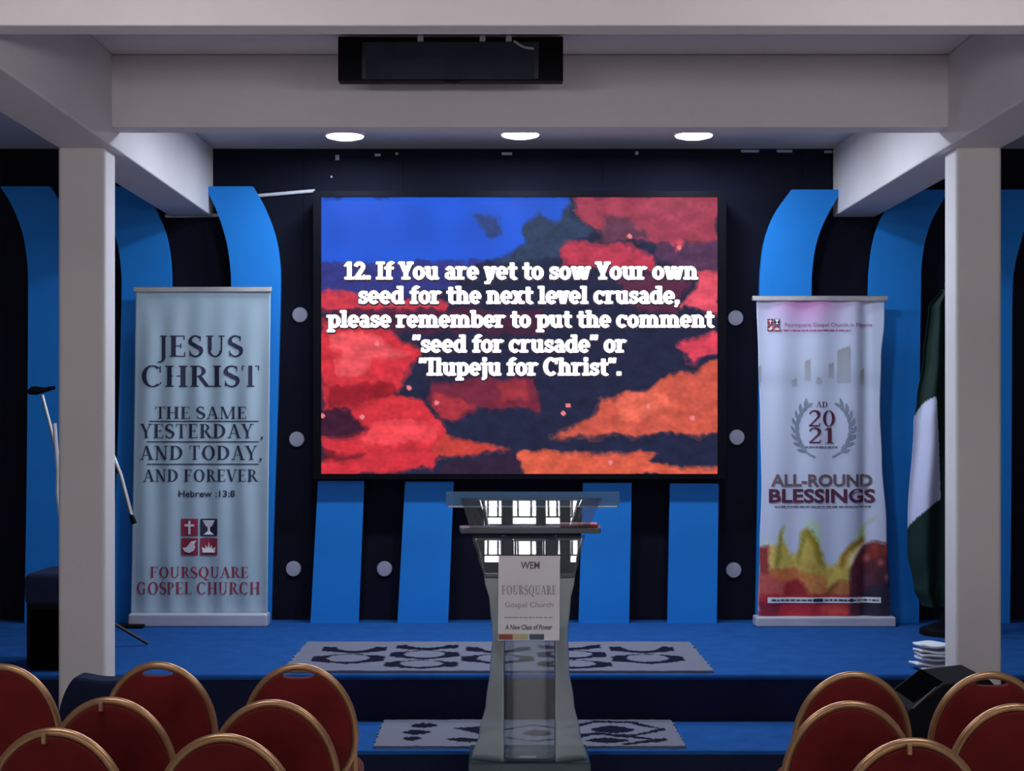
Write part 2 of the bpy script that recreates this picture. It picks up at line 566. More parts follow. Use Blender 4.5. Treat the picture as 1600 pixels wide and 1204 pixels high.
    if c == 'Y':
        return _bar(0.38, 0.4, 0.12, 1, 0.23) + _bar(0.40, 0.4, 0.66, 1, 0.23) + V(0.39, 0, 0.5) + ft(0.39, 0.44) + Hb(-0.02, 0.30, 0.94, 0.12) + Hb(0.48, 0.80, 0.94, 0.12), 0.80
    if c == 'C':
        return _band(0.44, 0.5, 0.42, 0.52, 0.21, 0.16, 48, 312, 26) + V(0.76, 0.66, 0.98, 0.10), 0.86
    if c == '1':
        return V(0.28, 0, 1) + ft(0.28, 0.5) + _bar(0.08, 0.76, 0.24, 0.98, 0.18), 0.56
    if c == '2':
        p = _arc(0.30, 0.72, 0.21, 0.20, 170, -40, 12) + [(0.30, 0.34), (0.14, 0.12)]
        return _path(p, [0.18] * len(p)) + Hb(0.03, 0.60, 0.08, 0.16) + V(0.56, 0, 0.24, 0.08), 0.66
    if c == '.':
        return V(0.14, 0, 0.2, 0.22), 0.30
    if c == ',':
        return V(0.14, 0, 0.2, 0.22) + _bar(0.06, -0.18, 0.17, 0.05, 0.12), 0.30
    if c in '\u201c\u201d':
        return _bar(0.10, 0.72, 0.14, 1, 0.15) + _bar(0.34, 0.72, 0.38, 1, 0.15), 0.50
    return [], 0.4


def serif_line(text, x0, x1, ybase, ycap, place, mb=None, gap=0.05, face=None, words=False):
    """text between pixel columns x0..x1; place(px, py) gives the point on the printed sheet"""
    mb = mb or MB()
    polys, x, wi, w = [], 0.0, [], 0
    for c in text:
        w += c == ' '
        g, a = (face or glyph)(c)
        polys += [[(px + x, py) for px, py in q] for q in g]
        wi += [w] * len(g)
        x += a + (gap if c != ' ' else 0)
    xs = [p[0] for q in polys for p in q]
    a, b = min(xs), max(xs)
    k = (x1 - x0) / (b - a)
    h = ybase - ycap
    out = [MB() for _ in range(w + 1)]
    for q, i in zip(polys, wi):
        pts = [place(x0 + (px - a) * k, ybase - py * h) for px, py in q]
        (out[i] if words else mb).add(pts, [tuple(range(len(pts)))])
    return out if words else mb


_cap = {}


def sans_line(text, x0, x1, ybase, ycap, place, mb=None, bold=0.0, shear=0.0):
    mb = mb or MB()

    def tomesh(t, off):
        cu = bpy.data.curves.new('t', 'FONT')
        cu.body = t
        cu.offset = off
        cu.shear = shear
        cu.resolution_u = 3
        ob = bpy.data.objects.new('t', cu)
        COL.objects.link(ob)
        bpy.context.view_layer.update()
        dg = bpy.context.evaluated_depsgraph_get()
        me = bpy.data.meshes.new_from_object(ob.evaluated_get(dg))
        vs = [v.co.copy() for v in me.vertices]
        fs = [tuple(p.vertices) for p in me.polygons]
        bpy.data.objects.remove(ob)
        bpy.data.curves.remove(cu)
        bpy.data.meshes.remove(me)
        return vs, fs
    if bold not in _cap:
        hv, _ = tomesh('H', bold)
        _cap[bold] = (min(v.y for v in hv), max(v.y for v in hv))
    vs, fs = tomesh(text, bold)
    a, b = min(v.x for v in vs), max(v.x for v in vs)
    y0, y1 = _cap[bold]
    k = (x1 - x0) / (b - a)
    h = (ybase - ycap) / (y1 - y0)
    mb.add([place(x0 + (v.x - a) * k, ybase - (v.y - y0) * h) for v in vs], fs)
    return mb


def pxrect(mb, x0, y0, x1, y1, place):
    n = max(1, int(abs(x1 - x0) / 4))
    for k in range(n):
        a, b = x0 + (x1 - x0) * k / n, x0 + (x1 - x0) * (k + 1) / n
        mb.add([place(a, y0), place(b, y0), place(b, y1), place(a, y1)], [(0, 1, 2, 3)])
    return mb


def pxpoly(mb, pts, place):
    return mb.add([place(*p) for p in pts], [tuple(range(len(pts)))])


def greek(mb, x0, x1, y, h, place, seed):
    """a line of lettering too small to read: a broken row of short dashes"""
    r = random.Random(seed)
    x = x0
    while x < x1 - 1:
        w = r.uniform(2.0, 9.0)
        pxrect(mb, x, y - h / 2 * r.uniform(0.7, 1.1), min(x1, x + w), y + h / 2, place)
        x += w + r.uniform(0.8, 2.0)
    return mb


# ================================================================== SETTING
STAGE, STEP = 0.44, 0.22
CEIL = 3.27
D_FRONT, D_STEP, D_WALL = 6.95, 6.33, 8.85

struct(MB().box(-6, 6, -4.2, 9.3, -0.1, 0), 'floor', M['floor'])
struct(MB().box(-6, 6, -4.2, 9.3, CEIL, CEIL + 0.15), 'ceiling', M['paint'])
struct(MB().box(-6.1, -6, -4.2, 9.3, 0, CEIL), 'wall_left', M['hallwall'])
struct(MB().box(6, 6.1, -4.2, 9.3, 0, CEIL), 'wall_right', M['hallwall'])

# rear wall of the hall with three barred windows (daylight)
WIN = [(-3.4, -2.4), (-0.22, 0.0), (0.09, 0.38), (0.45, 0.64), (0.72, 0.86), (2.7, 3.7)]
WZ0, WZ1 = 1.05, 2.35
rb = MB()
xs = [-6.0] + [c for w in WIN for c in w] + [6.0]
for i in range(0, len(xs), 2):
    rb.box(xs[i], xs[i + 1], -4.3, -4.2, 0, CEIL)
for a, b in WIN:
    rb.box(a, b, -4.3, -4.2, 0, WZ0)
    rb.box(a, b, -4.3, -4.2, WZ1, CEIL)
struct(rb, 'wall_back', M['rearwall'])
for i, (a, b) in enumerate(WIN):
    fr = MB()
    n = 2 if b - a > 0.5 else 1
    for k in range(n + 1):
        x = a + (b - a) * k / n
        fr.box(x - 0.02, x + 0.02, -4.27, -4.19, WZ0, WZ1)
    for z in (WZ0 + 0.03, WZ0 + 0.42, WZ1 - 0.03):
        fr.box(a, b, -4.27, -4.19, z - 0.04, z + 0.04)
    nb = max(2, int((b - a) / 0.1))
    for k in range(nb):
        x = a + (b - a) * (k + 0.5) / nb
        fr.box(x - 0.012, x + 0.012, -4.20, -4.18, WZ0 + 0.42, WZ1)
    w = struct(fr, 'window_%d' % (i + 1), M['wframe'])
    MB().box(a, b, -4.29, -4.275, WZ0, WZ1).build('pane', M['wglow'], w)

# black stage backdrop, made of upright boards, with its side returns
bd = MB()
x = -6.0
while x < 6.0:
    bd.box(x, x + 0.598, D_WALL, D_WALL + 0.05, STAGE, CEIL)
    x += 0.6
bd.box(-6, 6, D_WALL + 0.004, D_WALL + 0.06, STAGE, CEIL)
wf = struct(bd, 'wall_front', M['black_wall'])
for px, py, w, h in [(527, 246, 6, 8), (590, 242, 9, 4), (620, 240, 4, 4), (792, 240, 16, 4), (995, 239, 5, 5),
                     (1172, 236, 28, 4), (1226, 236, 24, 4), (1294, 237, 12, 4), (518, 276, 3, 3)]:
    c = P(px, py, D_WALL - 0.003)
    s = D_WALL / FPX / 2
    MB().box(c.x - w * s, c.x + w * s, D_WALL - 0.004, D_WALL, c.z - h * s, c.z + h * s).build('pale_fleck', M['disc'], wf)  # small pale flecks near the top of the backdrop

# stage, step
struct(MB().box(-6, 6, D_FRONT, 9.2, 0.412, STAGE), 'stage_floor', M['carpet'], bevel=0.012)
struct(MB().box(-6, 6, D_FRONT + 0.012, 9.2, 0.0, 0.412), 'stage_riser', M['riser'])
struct(MB().box(-0.98, 1.69, D_STEP, D_FRONT + 0.004, STEP - 0.02, STEP), 'stage_step', M['carpet'], bevel=0.006)
struct(MB().box(-0.98, 1.69, D_STEP + 0.004, D_FRONT + 0.004, 0, STEP - 0.02), 'stage_step_riser', M['riser'])

# concrete beams and columns
BL, BR = (-1.997, -1.742), (1.983, 2.238)
struct(MB().box(-6, 6, 4.815, 4.93, 2.93, CEIL), 'beam_front', M['paint'], bevel=0.006)
struct(MB().box(BL[1] - 0.01, BR[0] + 0.01, 6.56, 6.70, 2.945, CEIL), 'beam_cross', M['paint'], bevel=0.008)
struct(MB().box(BL[0], BL[1], -4.2, D_WALL, 2.86, CEIL), 'beam_left', M['paint'], bevel=0.008)
struct(MB().box(BR[0], BR[1], -4.2, D_WALL, 2.86, CEIL), 'beam_right', M['paint'], bevel=0.008)
struct(MB().box(-1.997, -1.783, 6.60, 6.78, 0, 2.87), 'column_left', M['paint'], bevel=0.02, seg=4)
struct(MB().box(2.031, 2.238, 6.60, 6.78, 0, 2.87), 'column_right', M['paint'], bevel=0.02, seg=4)


# ================================================================== LAMPS
def lamp(px, d, label, watts, r=0.115, x=None, col=(0.74, 0.85, 1.0), grp='round ceiling lamps over the stage'):
    xx = (px - VX) * d / FPX if x is None else x
    t = thing('ceiling_lamp', label, 'ceiling lamp', (xx, d, CEIL), grp)
    part(MB().lathe([(r * 0.97, 0), (r, -0.006), (r, -0.026), (r * 0.93, -0.032), (r * 0.90, -0.030)], (xx, d, CEIL)), 'lamp_rim', M['lampw'], t, smooth=True)
    part(MB().lathe([(r * 0.90, -0.029), (r * 0.88, -0.036), (r * 0.6, -0.045), (0.01, -0.048)], (xx, d, CEIL)), 'diffuser', M['lampe'], t, smooth=True)
    ld = bpy.data.lights.new('lamp_light', 'AREA')
    ld.shape = 'DISK'
    ld.size = r * 1.8
    ld.energy = watts
    ld.color = col
    lo = bpy.data.objects.new('lamp_light', ld)
    COL.objects.link(lo)
    lo.parent = t
    lo.location = (0, 0, -0.055)


lamp(539, 8.30, 'round glowing ceiling lamp above the left end of the screen', LAMP_W)
lamp(813, 8.26, 'round glowing ceiling lamp above the middle of the screen', LAMP_W)
lamp(1084, 8.28, 'round glowing ceiling lamp above the right end of the screen', LAMP_W)
for xx, wh in ((-0.85, 'left'), (0.12, 'middle'), (1.10, 'right')):
    lamp(0, 7.25, 'round ceiling lamp behind the cross beam, %s one of that row' % wh, FRONT_W, 0.115, xx)
for xx, wh in ((-1.25, 'left'), (1.45, 'right')):      # unseen fill lamps added to brighten beams and columns, shaped as hanging tubes
    t = thing('fill_tube_lamp', 'added fill lamp shaped as a hanging tube, %s one' % wh, 'fill lamp', (xx, 3.5, 2.76), 'added fill lamps out of view in the hall')
    part(MB().box(xx - 0.62, xx + 0.62, 3.47, 3.53, 2.79, 2.835), 'housing', M['lampw'], t, bevel=0.006)
    part(MB().tube([(xx - 0.58, 3.5, 2.76), (xx + 0.58, 3.5, 2.76)], 0.016, 12), 'tube', M['lampe'], t, smooth=True)
    for sx in (-1, 1):
        part(MB().box(xx + sx * 0.60 - 0.015, xx + sx * 0.60 + 0.015, 3.48, 3.52, 2.735, 2.795), 'tube_socket', M['lampw'], t)
        part(MB().tube([(xx + sx * 0.5, 3.5, 2.83), (xx + sx * 0.5, 3.5, CEIL)], 0.004, 6), 'cord', M['matte'], t)
        ld = bpy.data.lights.new('lamp_light', 'POINT')
        ld.shadow_soft_size = 0.06
        ld.energy = HALL_FILL_W / 2
        ld.color = (1.0, 0.95, 0.97)
        lo = bpy.data.objects.new('lamp_light', ld)
        COL.objects.link(lo)
        lo.parent = t
        lo.location = (sx * 0.3, 0.03, -0.05)


# ================================================================== BLUE PANELS
def blue_panel(name, L, R, d, label, group, th=0.035):
    mb = MB().band([P(x, y, d) for x, y in L], [P(x, y, d) for x, y in R], (0, th, 0))
    base = P((L[-1][0] + R[-1][0]) / 2, L[-1][1], d)
    o = mb.build(name, M['panel'], offset=(base.x, d, STAGE))
    return tag(o, label, 'panel', group)


def dense(pts, n=5):
    """Catmull-Rom through the outline points"""
    q = [pts[0]] + list(pts) + [pts[-1]]
    out = []
    for i in range(1, len(q) - 2):
        for k in range(n):
            t = k / n
            o = []
            for c in (0, 1):
                p0, p1, p2, p3 = q[i - 1][c], q[i][c], q[i + 1][c], q[i + 2][c]
                o.append(0.5 * (2 * p1 + (p2 - p0) * t + (2 * p0 - 5 * p1 + 4 * p2 - p3) * t * t + (3 * p1 - p0 - 3 * p2 + p3) * t ** 3))
            out.append(tuple(o))
    out.append(pts[-1])
    return out


DP = 8.70
YB = VY + (EYE - STAGE) * FPX / DP       # where a panel standing at DP meets the stage
LA_r = [(395, 291), (414, 325), (430, 368), (437, 410), (438, 460), (434, 620), (428, 800), (423, YB)]
LA_l = [(320, 291), (338, 328), (352, 370), (359, 410), (361, 460), (357, 620), (351, 800), (346, YB)]
sh = lambda pts, dx, dy=0: [(x + dx, y + (dy if y < 900 else 0)) for x, y in pts]
G = 'tall blue panels with curved tops'
blue_panel('curved_panel', dense(LA_l), dense(LA_r), DP, 'tall blue panel with curved top, nearest to the left edge of the screen', G)
blue_panel('curved_panel', dense(sh(LA_l, -171)), dense(sh(LA_r, -171)), DP, 'tall blue panel with curved top between left column and text banner', G)
LC_l = [(0, 291), (18, 320), (34, 360), (42, 405), (44, 460), (43, 620), (41, 800), (38, YB)]
blue_panel('curved_panel', dense(LC_l), dense(sh(LC_l, 78)), DP, 'tall blue panel with curved top, just left of the left column', G)
RA_l = [(1237, 296), (1210, 335), (1195, 375), (1189, 415), (1187, 460), (1186, 620), (1184, 800), (1181, YB)]
RA_r = [(1316, 296), (1292, 338), (1277, 375), (1270, 415), (1268, 460), (1267, 620), (1266, 800), (1263, YB)]
blue_panel('curved_panel', dense(RA_l), dense(RA_r), DP, 'tall blue panel with curved top, nearest to the right edge of the screen', G)
RB_l = [(1408, 296), (1380, 335), (1366, 375), (1360, 415), (1358, 460), (1357, 620), (1357, 800), (1356, YB)]
RB_r = [(1484, 296), (1459, 338), (1446, 375), (1440, 415), (1439, 460), (1437, 620), (1437, 800), (1436, YB)]
blue_panel('curved_panel', dense(RB_l), dense(RB_r), DP, 'tall blue panel with curved top between harvest banner and right column', G)
RC_r = [(1632, 296), (1608, 338), (1595, 378), (1586, 415), (1582, 460), (1581, 620), (1580, 800), (1578, YB)]
blue_panel('curved_panel', dense(sh(RC_r, -79)), dense(RC_r), DP, 'tall blue panel with curved top, just right of the right column', G)

G = 'short blue panels under the screen'
for L0, L1, R0, R1, wh in [((497, 751), (485, YB), (569, 751), (560, YB), 'leftmost of the four under the screen'),
                           ((633, 752), (621, YB), (709, 752), (700, YB), 'left of the lectern and right of the leftmost one'),
                           ((911, 754), (904, YB), (987, 754), (983, YB), 'just right of the lectern'),
                           ((1047, 755), (1043, YB), (1123, 755), (1120, YB), 'rightmost of the four under the screen')]:
    blue_panel('straight_panel', [L0, L1], [R0, R1], DP, 'short straight blue panel, ' + wh, G)

# ================================================================== ROUND DISCS on the backdrop
for px, py, wh in [(469, 492, 'upper left of the screen'), (464, 686, 'left of the screen at its lower end'),
                   (459, 888, 'left of the leftmost short blue panel'), (601, 888, 'between the two short panels left of the lectern'),
                   (1149, 497, 'upper right of the screen'), (1151, 683, 'right of the screen at its lower end'),
                   (1146, 890, 'right of the rightmost short blue panel'), (1467, 491, 'beside the right column above the flag'),
                   (1470, 683, 'beside the right column behind the flag')]:
    c = P(px, py, D_WALL)
    mb = MB().lathe([(0.046, 0.0), (0.047, -0.012), (0.043, -0.018), (0.020, -0.020), (0.004, -0.020)], c, 28, 'y')
    tag(mb.build('wall_disc', M['disc'], offset=c, smooth=True), 'pale round disc on black backdrop, ' + wh, 'wall disc', 'pale round discs on the backdrop')

# thin pale conduits on the backdrop
for p, q, lab in [((258, 337), (344, 336), 'thin pale conduit on the backdrop under the left beam end'),
                  ((400, 306), (492, 298), 'thin pale conduit on the backdrop left of the screen top')]:
    a, b = P(*p, D_WALL - 0.012), P(*q, D_WALL - 0.012)
    tag(MB().tube([a, b], 0.011, 8).build('conduit', M['whitepipe'], offset=a, smooth=True), lab, 'conduit')

# ================================================================== LED SCREEN
DS = 8.62
t = thing('led_screen', 'large lit LED screen with white verse text over red and blue clouds', 'screen', (P(810, 740, DS).x, DS, P(810, 745, DS).z))
fr = MB()
a, b = P(490, 299, DS), P(1134, 748, DS)
i0, i1 = P(502, 308, DS), P(1121, 740, DS)
fr.box(a.x, b.x, DS + 0.01, D_WALL, b.z, a.z)
fr.box(a.x, i0.x, DS - 0.02, DS + 0.012, b.z, a.z)
fr.box(i1.x, b.x, DS - 0.02, DS + 0.012, b.z, a.z)
fr.box(i0.x, i1.x, DS - 0.02, DS + 0.012, i0.z, a.z)
fr.box(i0.x, i1.x, DS - 0.02, DS + 0.012, b.z, i1.z)
part(fr, 'screen_frame', M['bezel'], t)

SCR = [  # (colour, outline) on a 1600 x 1115 sketch of the picture, later ones over earlier ones
    ((52, 56, 132), [(40, 280), (700, 270), (620, 330), (540, 400), (300, 420), (40, 400)]),
    ((36, 88, 214), [(40, 30), (985, 30), (960, 110), (930, 135), (870, 105), (838, 130), (832, 225), (760, 250), (680, 285), (40, 300)]),
    ((48, 66, 128), [(640, 120), (730, 110), (740, 200), (680, 210)]),
    ((48, 62, 92), [(985, 50), (1010, 110), (1085, 150), (1090, 190), (985, 215), (960, 270), (700, 290), (760, 255), (832, 230), (838, 130), (870, 105), (930, 135), (960, 110)]),
    ((162, 62, 84), [(1000, 30), (1570, 30), (1570, 212), (1330, 212), (1160, 212), (1090, 150), (1030, 115), (1005, 80)]),
    ((98, 56, 78), [(1150, 100), (1240, 130), (1290, 205), (1110, 215), (1100, 170)]),
    ((186, 58, 82), [(985, 210), (1240, 225), (1320, 270), (1340, 330), (970, 310), (970, 240)]),
    ((84, 52, 84), [(1330, 215), (1570, 212), (1570, 335), (1440, 345), (1330, 270)]),
    ((200, 70, 90), [(1380, 212), (1430, 212), (1405, 262)]),
    ((92, 42, 70), [(1180, 330), (1440, 350), (1420, 480), (1200, 460)]),
    ((228, 84, 104), [(1470, 335), (1570, 325), (1570, 490), (1430, 465), (1460, 400)]),
    ((214, 66, 88), [(1410, 590), (1450, 575), (1570, 560), (1570, 640), (1470, 660), (1400, 630)]),
    ((206, 58, 76), [(40, 395), (200, 415), (420, 425), (540, 445), (530, 490), (330, 475), (40, 475)]),
    ((74, 34, 62), [(200, 470), (900, 480), (900, 560), (340, 560), (40, 500)]),
    ((206, 50, 62), [(40, 500), (180, 530), (330, 560), (450, 635), (370, 690), (355, 760), (310, 800), (430, 800), (480, 880), (525, 930), (505, 1060), (300, 1085), (40, 1100)]),
    ((232, 84, 92), [(80, 560), (260, 570), (400, 635), (240, 660), (210, 720), (120, 720)]),
    ((150, 30, 44), [(60, 760), (330, 750), (330, 800), (200, 830), (60, 840)]),
    ((62, 26, 50), [(40, 850), (170, 835), (215, 905), (250, 915), (120, 945), (40, 955)]),
    ((238, 72, 82), [(260, 900), (480, 900), (500, 960), (300, 990), (200, 960)]),
    ((120, 30, 44), [(40, 1005), (260, 1010), (210, 1030), (40, 1035)]),
    ((118, 40, 62), [(480, 735), (860, 735), (880, 850), (640, 850), (600, 890), (520, 890), (450, 800)]),
    ((168, 50, 62), [(480, 790), (600, 800), (620, 850), (570, 890), (490, 880)]),
    ((150, 48, 60), [(730, 750), (830, 750), (830, 820), (740, 825)]),
    ((204, 88, 72), [(915, 945), (1060, 890), (1120, 810), (1300, 765), (1400, 710), (1570, 665), (1570, 940), (1200, 948)]),
    ((226, 104, 84), [(1180, 800), (1330, 765), (1400, 830), (1200, 900)]),
    ((214, 92, 70), [(808, 1008), (1330, 1005), (1290, 1055), (1420, 1065), (1570, 1055), (1570, 1105), (808, 1105)]),
    ((200, 66, 60), [(515, 950), (700, 985), (790, 992), (520, 1035), (480, 1000)]),
    ((48, 34, 58), [(560, 1040), (800, 1010), (800, 1105), (480, 1105)]),
]


_bb = {}


def inside(x, y, poly):
    k = id(poly)
    if k not in _bb:
        _bb[k] = (min(p[0] for p in poly), max(p[0] for p in poly), min(p[1] for p in poly), max(p[1] for p in poly))
    b = _bb[k]
    if x < b[0] or x > b[1] or y < b[2] or y > b[3]:
        return False
    c = False
    j = len(poly) - 1
    for i in range(len(poly)):
        xi, yi = poly[i]
        xj, yj = poly[j]
        if (yi > y) != (yj > y) and x < (xj - xi) * (y - yi) / (yj - yi) + xi:
            c = not c
        j = i
    return c


def screen_colour(px, py):
    X, Y = (px - 480) * 1600 / 660, (py - 290) * 1600 / 660
    q = Vector((X / 90, Y / 90, 1.3))
    q2 = Vector((X / 22, Y / 22, 5.3))
    n1, n2, n3, n4 = (noise.noise(q), noise.noise(q + Vector((7, 3, 1))), noise.noise(q2), noise.noise(q2 + Vector((3, 9, 1))))
    acc = [0, 0, 0]
    for sx, sy, am in ((-7, 3, 1.0), (6, 6, 0.7), (0, -8, 1.25), (3, 0, 1.0)):
        wx, wy = X + sx + am * (34 * n1 + 13 * n3), Y + sy + am * (24 * n2 + 11 * n4)
        c = (34, 38, 66)
        for col, poly in SCR:
            if inside(wx, wy, poly):
                c = col
        for i in range(3):
            acc[i] += c[i] / 4
    c = tuple(acc)
    k = 1 + 0.16 * noise.noise(Vector((X / 60, Y / 35, 9))) + 0.10 * noise.noise(Vector((X / 18, Y / 14, 2)))
    if c[2] > 190 and c[0] < 60:
        k = 1 + 0.08 * noise.noise(Vector((X / 120, Y / 120, 2)))
    for sx, sy in ((1222, 192), (1292, 835), (970, 862), (988, 832), (490, 822), (208, 875), (58, 870), (265, 598), (385, 765), (1460, 880), (1150, 1048), (1410, 235)):
        if (X - sx) ** 2 + (Y - sy) ** 2 < 80:
            return lin(240, 130, 140)
    return lin(*[max(0, min(255, v * k)) for v in c])


NU, NV = 330, 230
mb = MB().grid(lambda u, v: P(501 + 621 * u, 307.5 + 433 * v, DS), NU, NV)
cols = []
for j in range(NV + 1):
    for i in range(NU + 1):
        cols.append(screen_colour(501 + 621 * i / NU, 307.5 + 433 * j / NV))
disp = part(mb, 'display', mat_attr('screen_picture', 0.4, True, SCREEN_E), t, 'lit picture of red, orange and blue clouds', colors=cols)
LINES = [("12. If You are yet to sow Your own", 538, 1090, 436, 409), ("seed for the next level crusade,", 561, 1061, 474, 447),
         ("please remember to put the comment", 511, 1116, 511, 485), ("\u201cseed for crusade\u201d or", 645, 979, 550, 523),
         ("\u201cIlupeju for Christ\u201d.", 655, 970, 586, 559)]
for s, x0, x1, yb, yc in LINES:
    m1, m2 = MB(), MB()
    for dx, dy in ((-1.1, 0), (1.1, 0), (0, -0.7), (0, 0.7)):
        serif_line(s, x0 + dx, x1 + dx, yb + dy, yc + dy, lambda x, y, e=0.0001 * dx: P(x, y, DS - 0.006 + e), m1, gap=0.0, face=slab)
    for dx, dy in ((-2.2, -1.5), (2.5, 1.0), (0, 3.4), (2.5, 3.0), (-2, 2.5)):
        serif_line(s, x0 + dx, x1 + dx, yb + dy, yc + dy, lambda x, y: P(x, y, DS - 0.003), m2, gap=0.0, face=slab)
    ln = part(m1, 'text_line', M['textglow'], disp, 'bold white line of text')
    adopt(ln)
    adopt(part(m2, 'text_shadow', M['textdark'], disp, 'dark outline of the white text'))

# ================================================================== LEFT ROLL-UP BANNER
DB = 8.58
YBB = VY + (EYE - STAGE) * FPX / DB


def sheet_left(px, py, off=0.0):
    w = 0.006 * math.sin((px - 200) * 0.16 + 0.6 * math.sin(py * 0.01)) * min(1, max(0, (py - 450) / 120)) + 0.003 * noise.noise(Vector((px / 25, py / 90, 0)))
    p = P(px, py, DB)
    p.y += w - off
    return p


t = thing('rollup_banner', 'white roll-up banner with navy serif text JESUS CHRIST on the left of the stage', 'banner', (P(311, YBB, DB).x, DB, STAGE))
sh_ = part(MB().grid(lambda u, v: sheet_left(212 + 211 * u - (8 - 3 * u) * v, 452 + (962 - 452) * v), 90, 60), 'banner_sheet', M['sheet'], t, smooth=True, solid=0.001)
a, b = P(209, 448, DB), P(425, 456, DB)
part(MB().box(a.x, b.x, DB - 0.014, DB + 0.012, b.z, a.z), 'top_rail', M['alu'], t, bevel=0.004)
a, b = P(203, 957, DB), P(420, YBB, DB)
part(MB().box(a.x, b.x, DB - 0.05, DB + 0.06, STAGE, a.z), 'base', M['basew'], t, bevel=0.012, seg=3)
part(MB().tube([(t.location.x, DB + 0.03, STAGE + 0.05), (t.location.x, DB + 0.03, P(0, 452, DB).z)], 0.010), 'support_pole', M['alu'], t, smooth=True)
part(MB().box(a.x - 0.03, a.x + 0.10, DB - 0.11, DB - 0.04, STAGE, STAGE + 0.02), 'foot', M['matte'], t, bevel=0.004)
pl = lambda x, y: sheet_left(x, y, 0.004)
for s, x0, x1, yb, yc in [("JESUS", 246, 380, 557, 524), ("CHRIST", 222, 405, 604, 571),
                          ("THE SAME", 243, 385, 654, 635), ("YESTERDAY ,", 219, 411, 684, 662),
                          ("AND TODAY,", 219, 409, 718, 696), ("AND FOREVER", 224, 404, 752, 733)]:
    for wm, wd in zip(serif_line(s, x0, x1, yb, yc, pl, words=True), s.split(' ')):
        adopt(part(wm, 'comma' if wd == ',' else 'lettering', M['ink'], sh_, 'navy serif lettering ' + wd))
for x0, x1, y in [(234, 404, 658), (230, 404, 690), (230, 404, 725)]:
    mb = MB()
    n = 12
    for k in range(n):
        pxrect(mb, x0 + (x1 - x0) * k / n, y - 0.9, x0 + (x1 - x0) * (k + 1) / n, y + 0.7, pl)
    adopt(part(mb, 'rule', M['ink'], sh_, 'thin navy rule between lines of text'))
for s, x0, x1 in (("Hebrew", 279, 331), (":13:8", 337, 367)):
    adopt(part(sans_line(s, x0, x1, 776, 766, pl, bold=0.015), 'lettering', M['ink'], sh_, 'small navy lettering ' + s))
for s, x0, x1, yb, yc in [("FOURSQUARE", 235, 388, 902, 885), ("GOSPEL CHURCH", 214, 406, 928, 909)]:
    for wm, wd in zip(serif_line(s, x0, x1, yb, yc, pl, words=True), s.split(' ')):
        adopt(part(wm, 'lettering', M['red_ink'], sh_, 'dull red serif lettering ' + wd))


def emblem(x0, y0, s, place, place2, parent):
    """four small squares with a cross, a cup, a dove and a crown"""
    g = 0.06 * s
    h = (s - g) / 2
    red, blue, wht = MB(), MB(), MB()
    pxrect(red, x0, y0, x0 + h, y0 + h, place)
    pxrect(red, x0, y0 + h + g, x0 + h, y0 + s, place)
    pxrect(red, x0 + h + g, y0 + h + g, x0 + s, y0 + s, place)
    pxrect(blue, x0 + h + g, y0, x0 + s, y0 + h, place)
    R = lambda mb, ox, oy, pts: pxpoly(mb, [(x0 + ox + a * h, y0 + oy + b * h) for a, b in pts], place2)
    R(wht, 0, 0, [(.44, .12), (.58, .12), (.58, .9), (.44, .9)])
    R(wht, 0, 0, [(.22, .32), (.80, .32), (.80, .45), (.22, .45)])
    o = h + g
    R(wht, o, 0, [(.14, .08), (.86, .08), (.72, .38), (.57, .52), (.57, .72), (.80, .92), (.20, .92), (.43, .72), (.43, .52), (.28, .38)])
    R(wht, 0, o, [(.08, .55), (.30, .55), (.46, .38), (.60, .20), (.92, .12), (.80, .35), (.86, .52), (.74, .74), (.50, .86), (.24, .80)])
    R(wht, o, o, [(.14, .84), (.10, .50), (.28, .62), (.32, .40), (.44, .58), (.50, .18), (.56, .58), (.68, .40), (.72, .62), (.90, .50), (.86, .84)])
    adopt(part(red, 'emblem_squares', M['red_ink'], parent, 'three crimson squares of the emblem'))
    adopt(part(blue, 'emblem_square', M['ink'], parent, 'navy square of the emblem'))
    adopt(part(wht, 'emblem_figures', M['white_print'], parent, 'white cross, cup, dove and crown of the emblem'))


emblem(283, 810, 57, pl, lambda x, y: sheet_left(x, y, 0.0105), sh_)

# ================================================================== RIGHT ROLL-UP BANNER
DR = 8.58
EL = [(468, 1182), (560, 1185), (650, 1188), (760, 1190), (860, 1187), (964, 1184)]
ER = [(468, 1382), (500, 1382), (560, 1377), (640, 1375), (720, 1378), (820, 1385), (964, 1391)]


def interp(tab, y):
    if y <= tab[0][0]:
        return tab[0][1]
    for (y0, a), (y1, b) in zip(tab, tab[1:]):
        if y <= y1:
            f = (y - y0) / (y1 - y0)
            f = f * f * (3 - 2 * f)
            return a + (b - a) * f
    return tab[-1][1]


def sheet_right(px, py, off=0.0):
    cx = (px - 1285) / 100
    w = 0.018 * math.exp(-((px - 1352) / 9) ** 2) + 0.005 * math.sin(px * 0.11 + py * 0.004) - 0.010 * math.cos(cx * 1.5) * math.sin(max(0, min(1, (py - 470) / 490)) * PI)
    p = P(px, py, DR)
    p.y += w - off
    return p


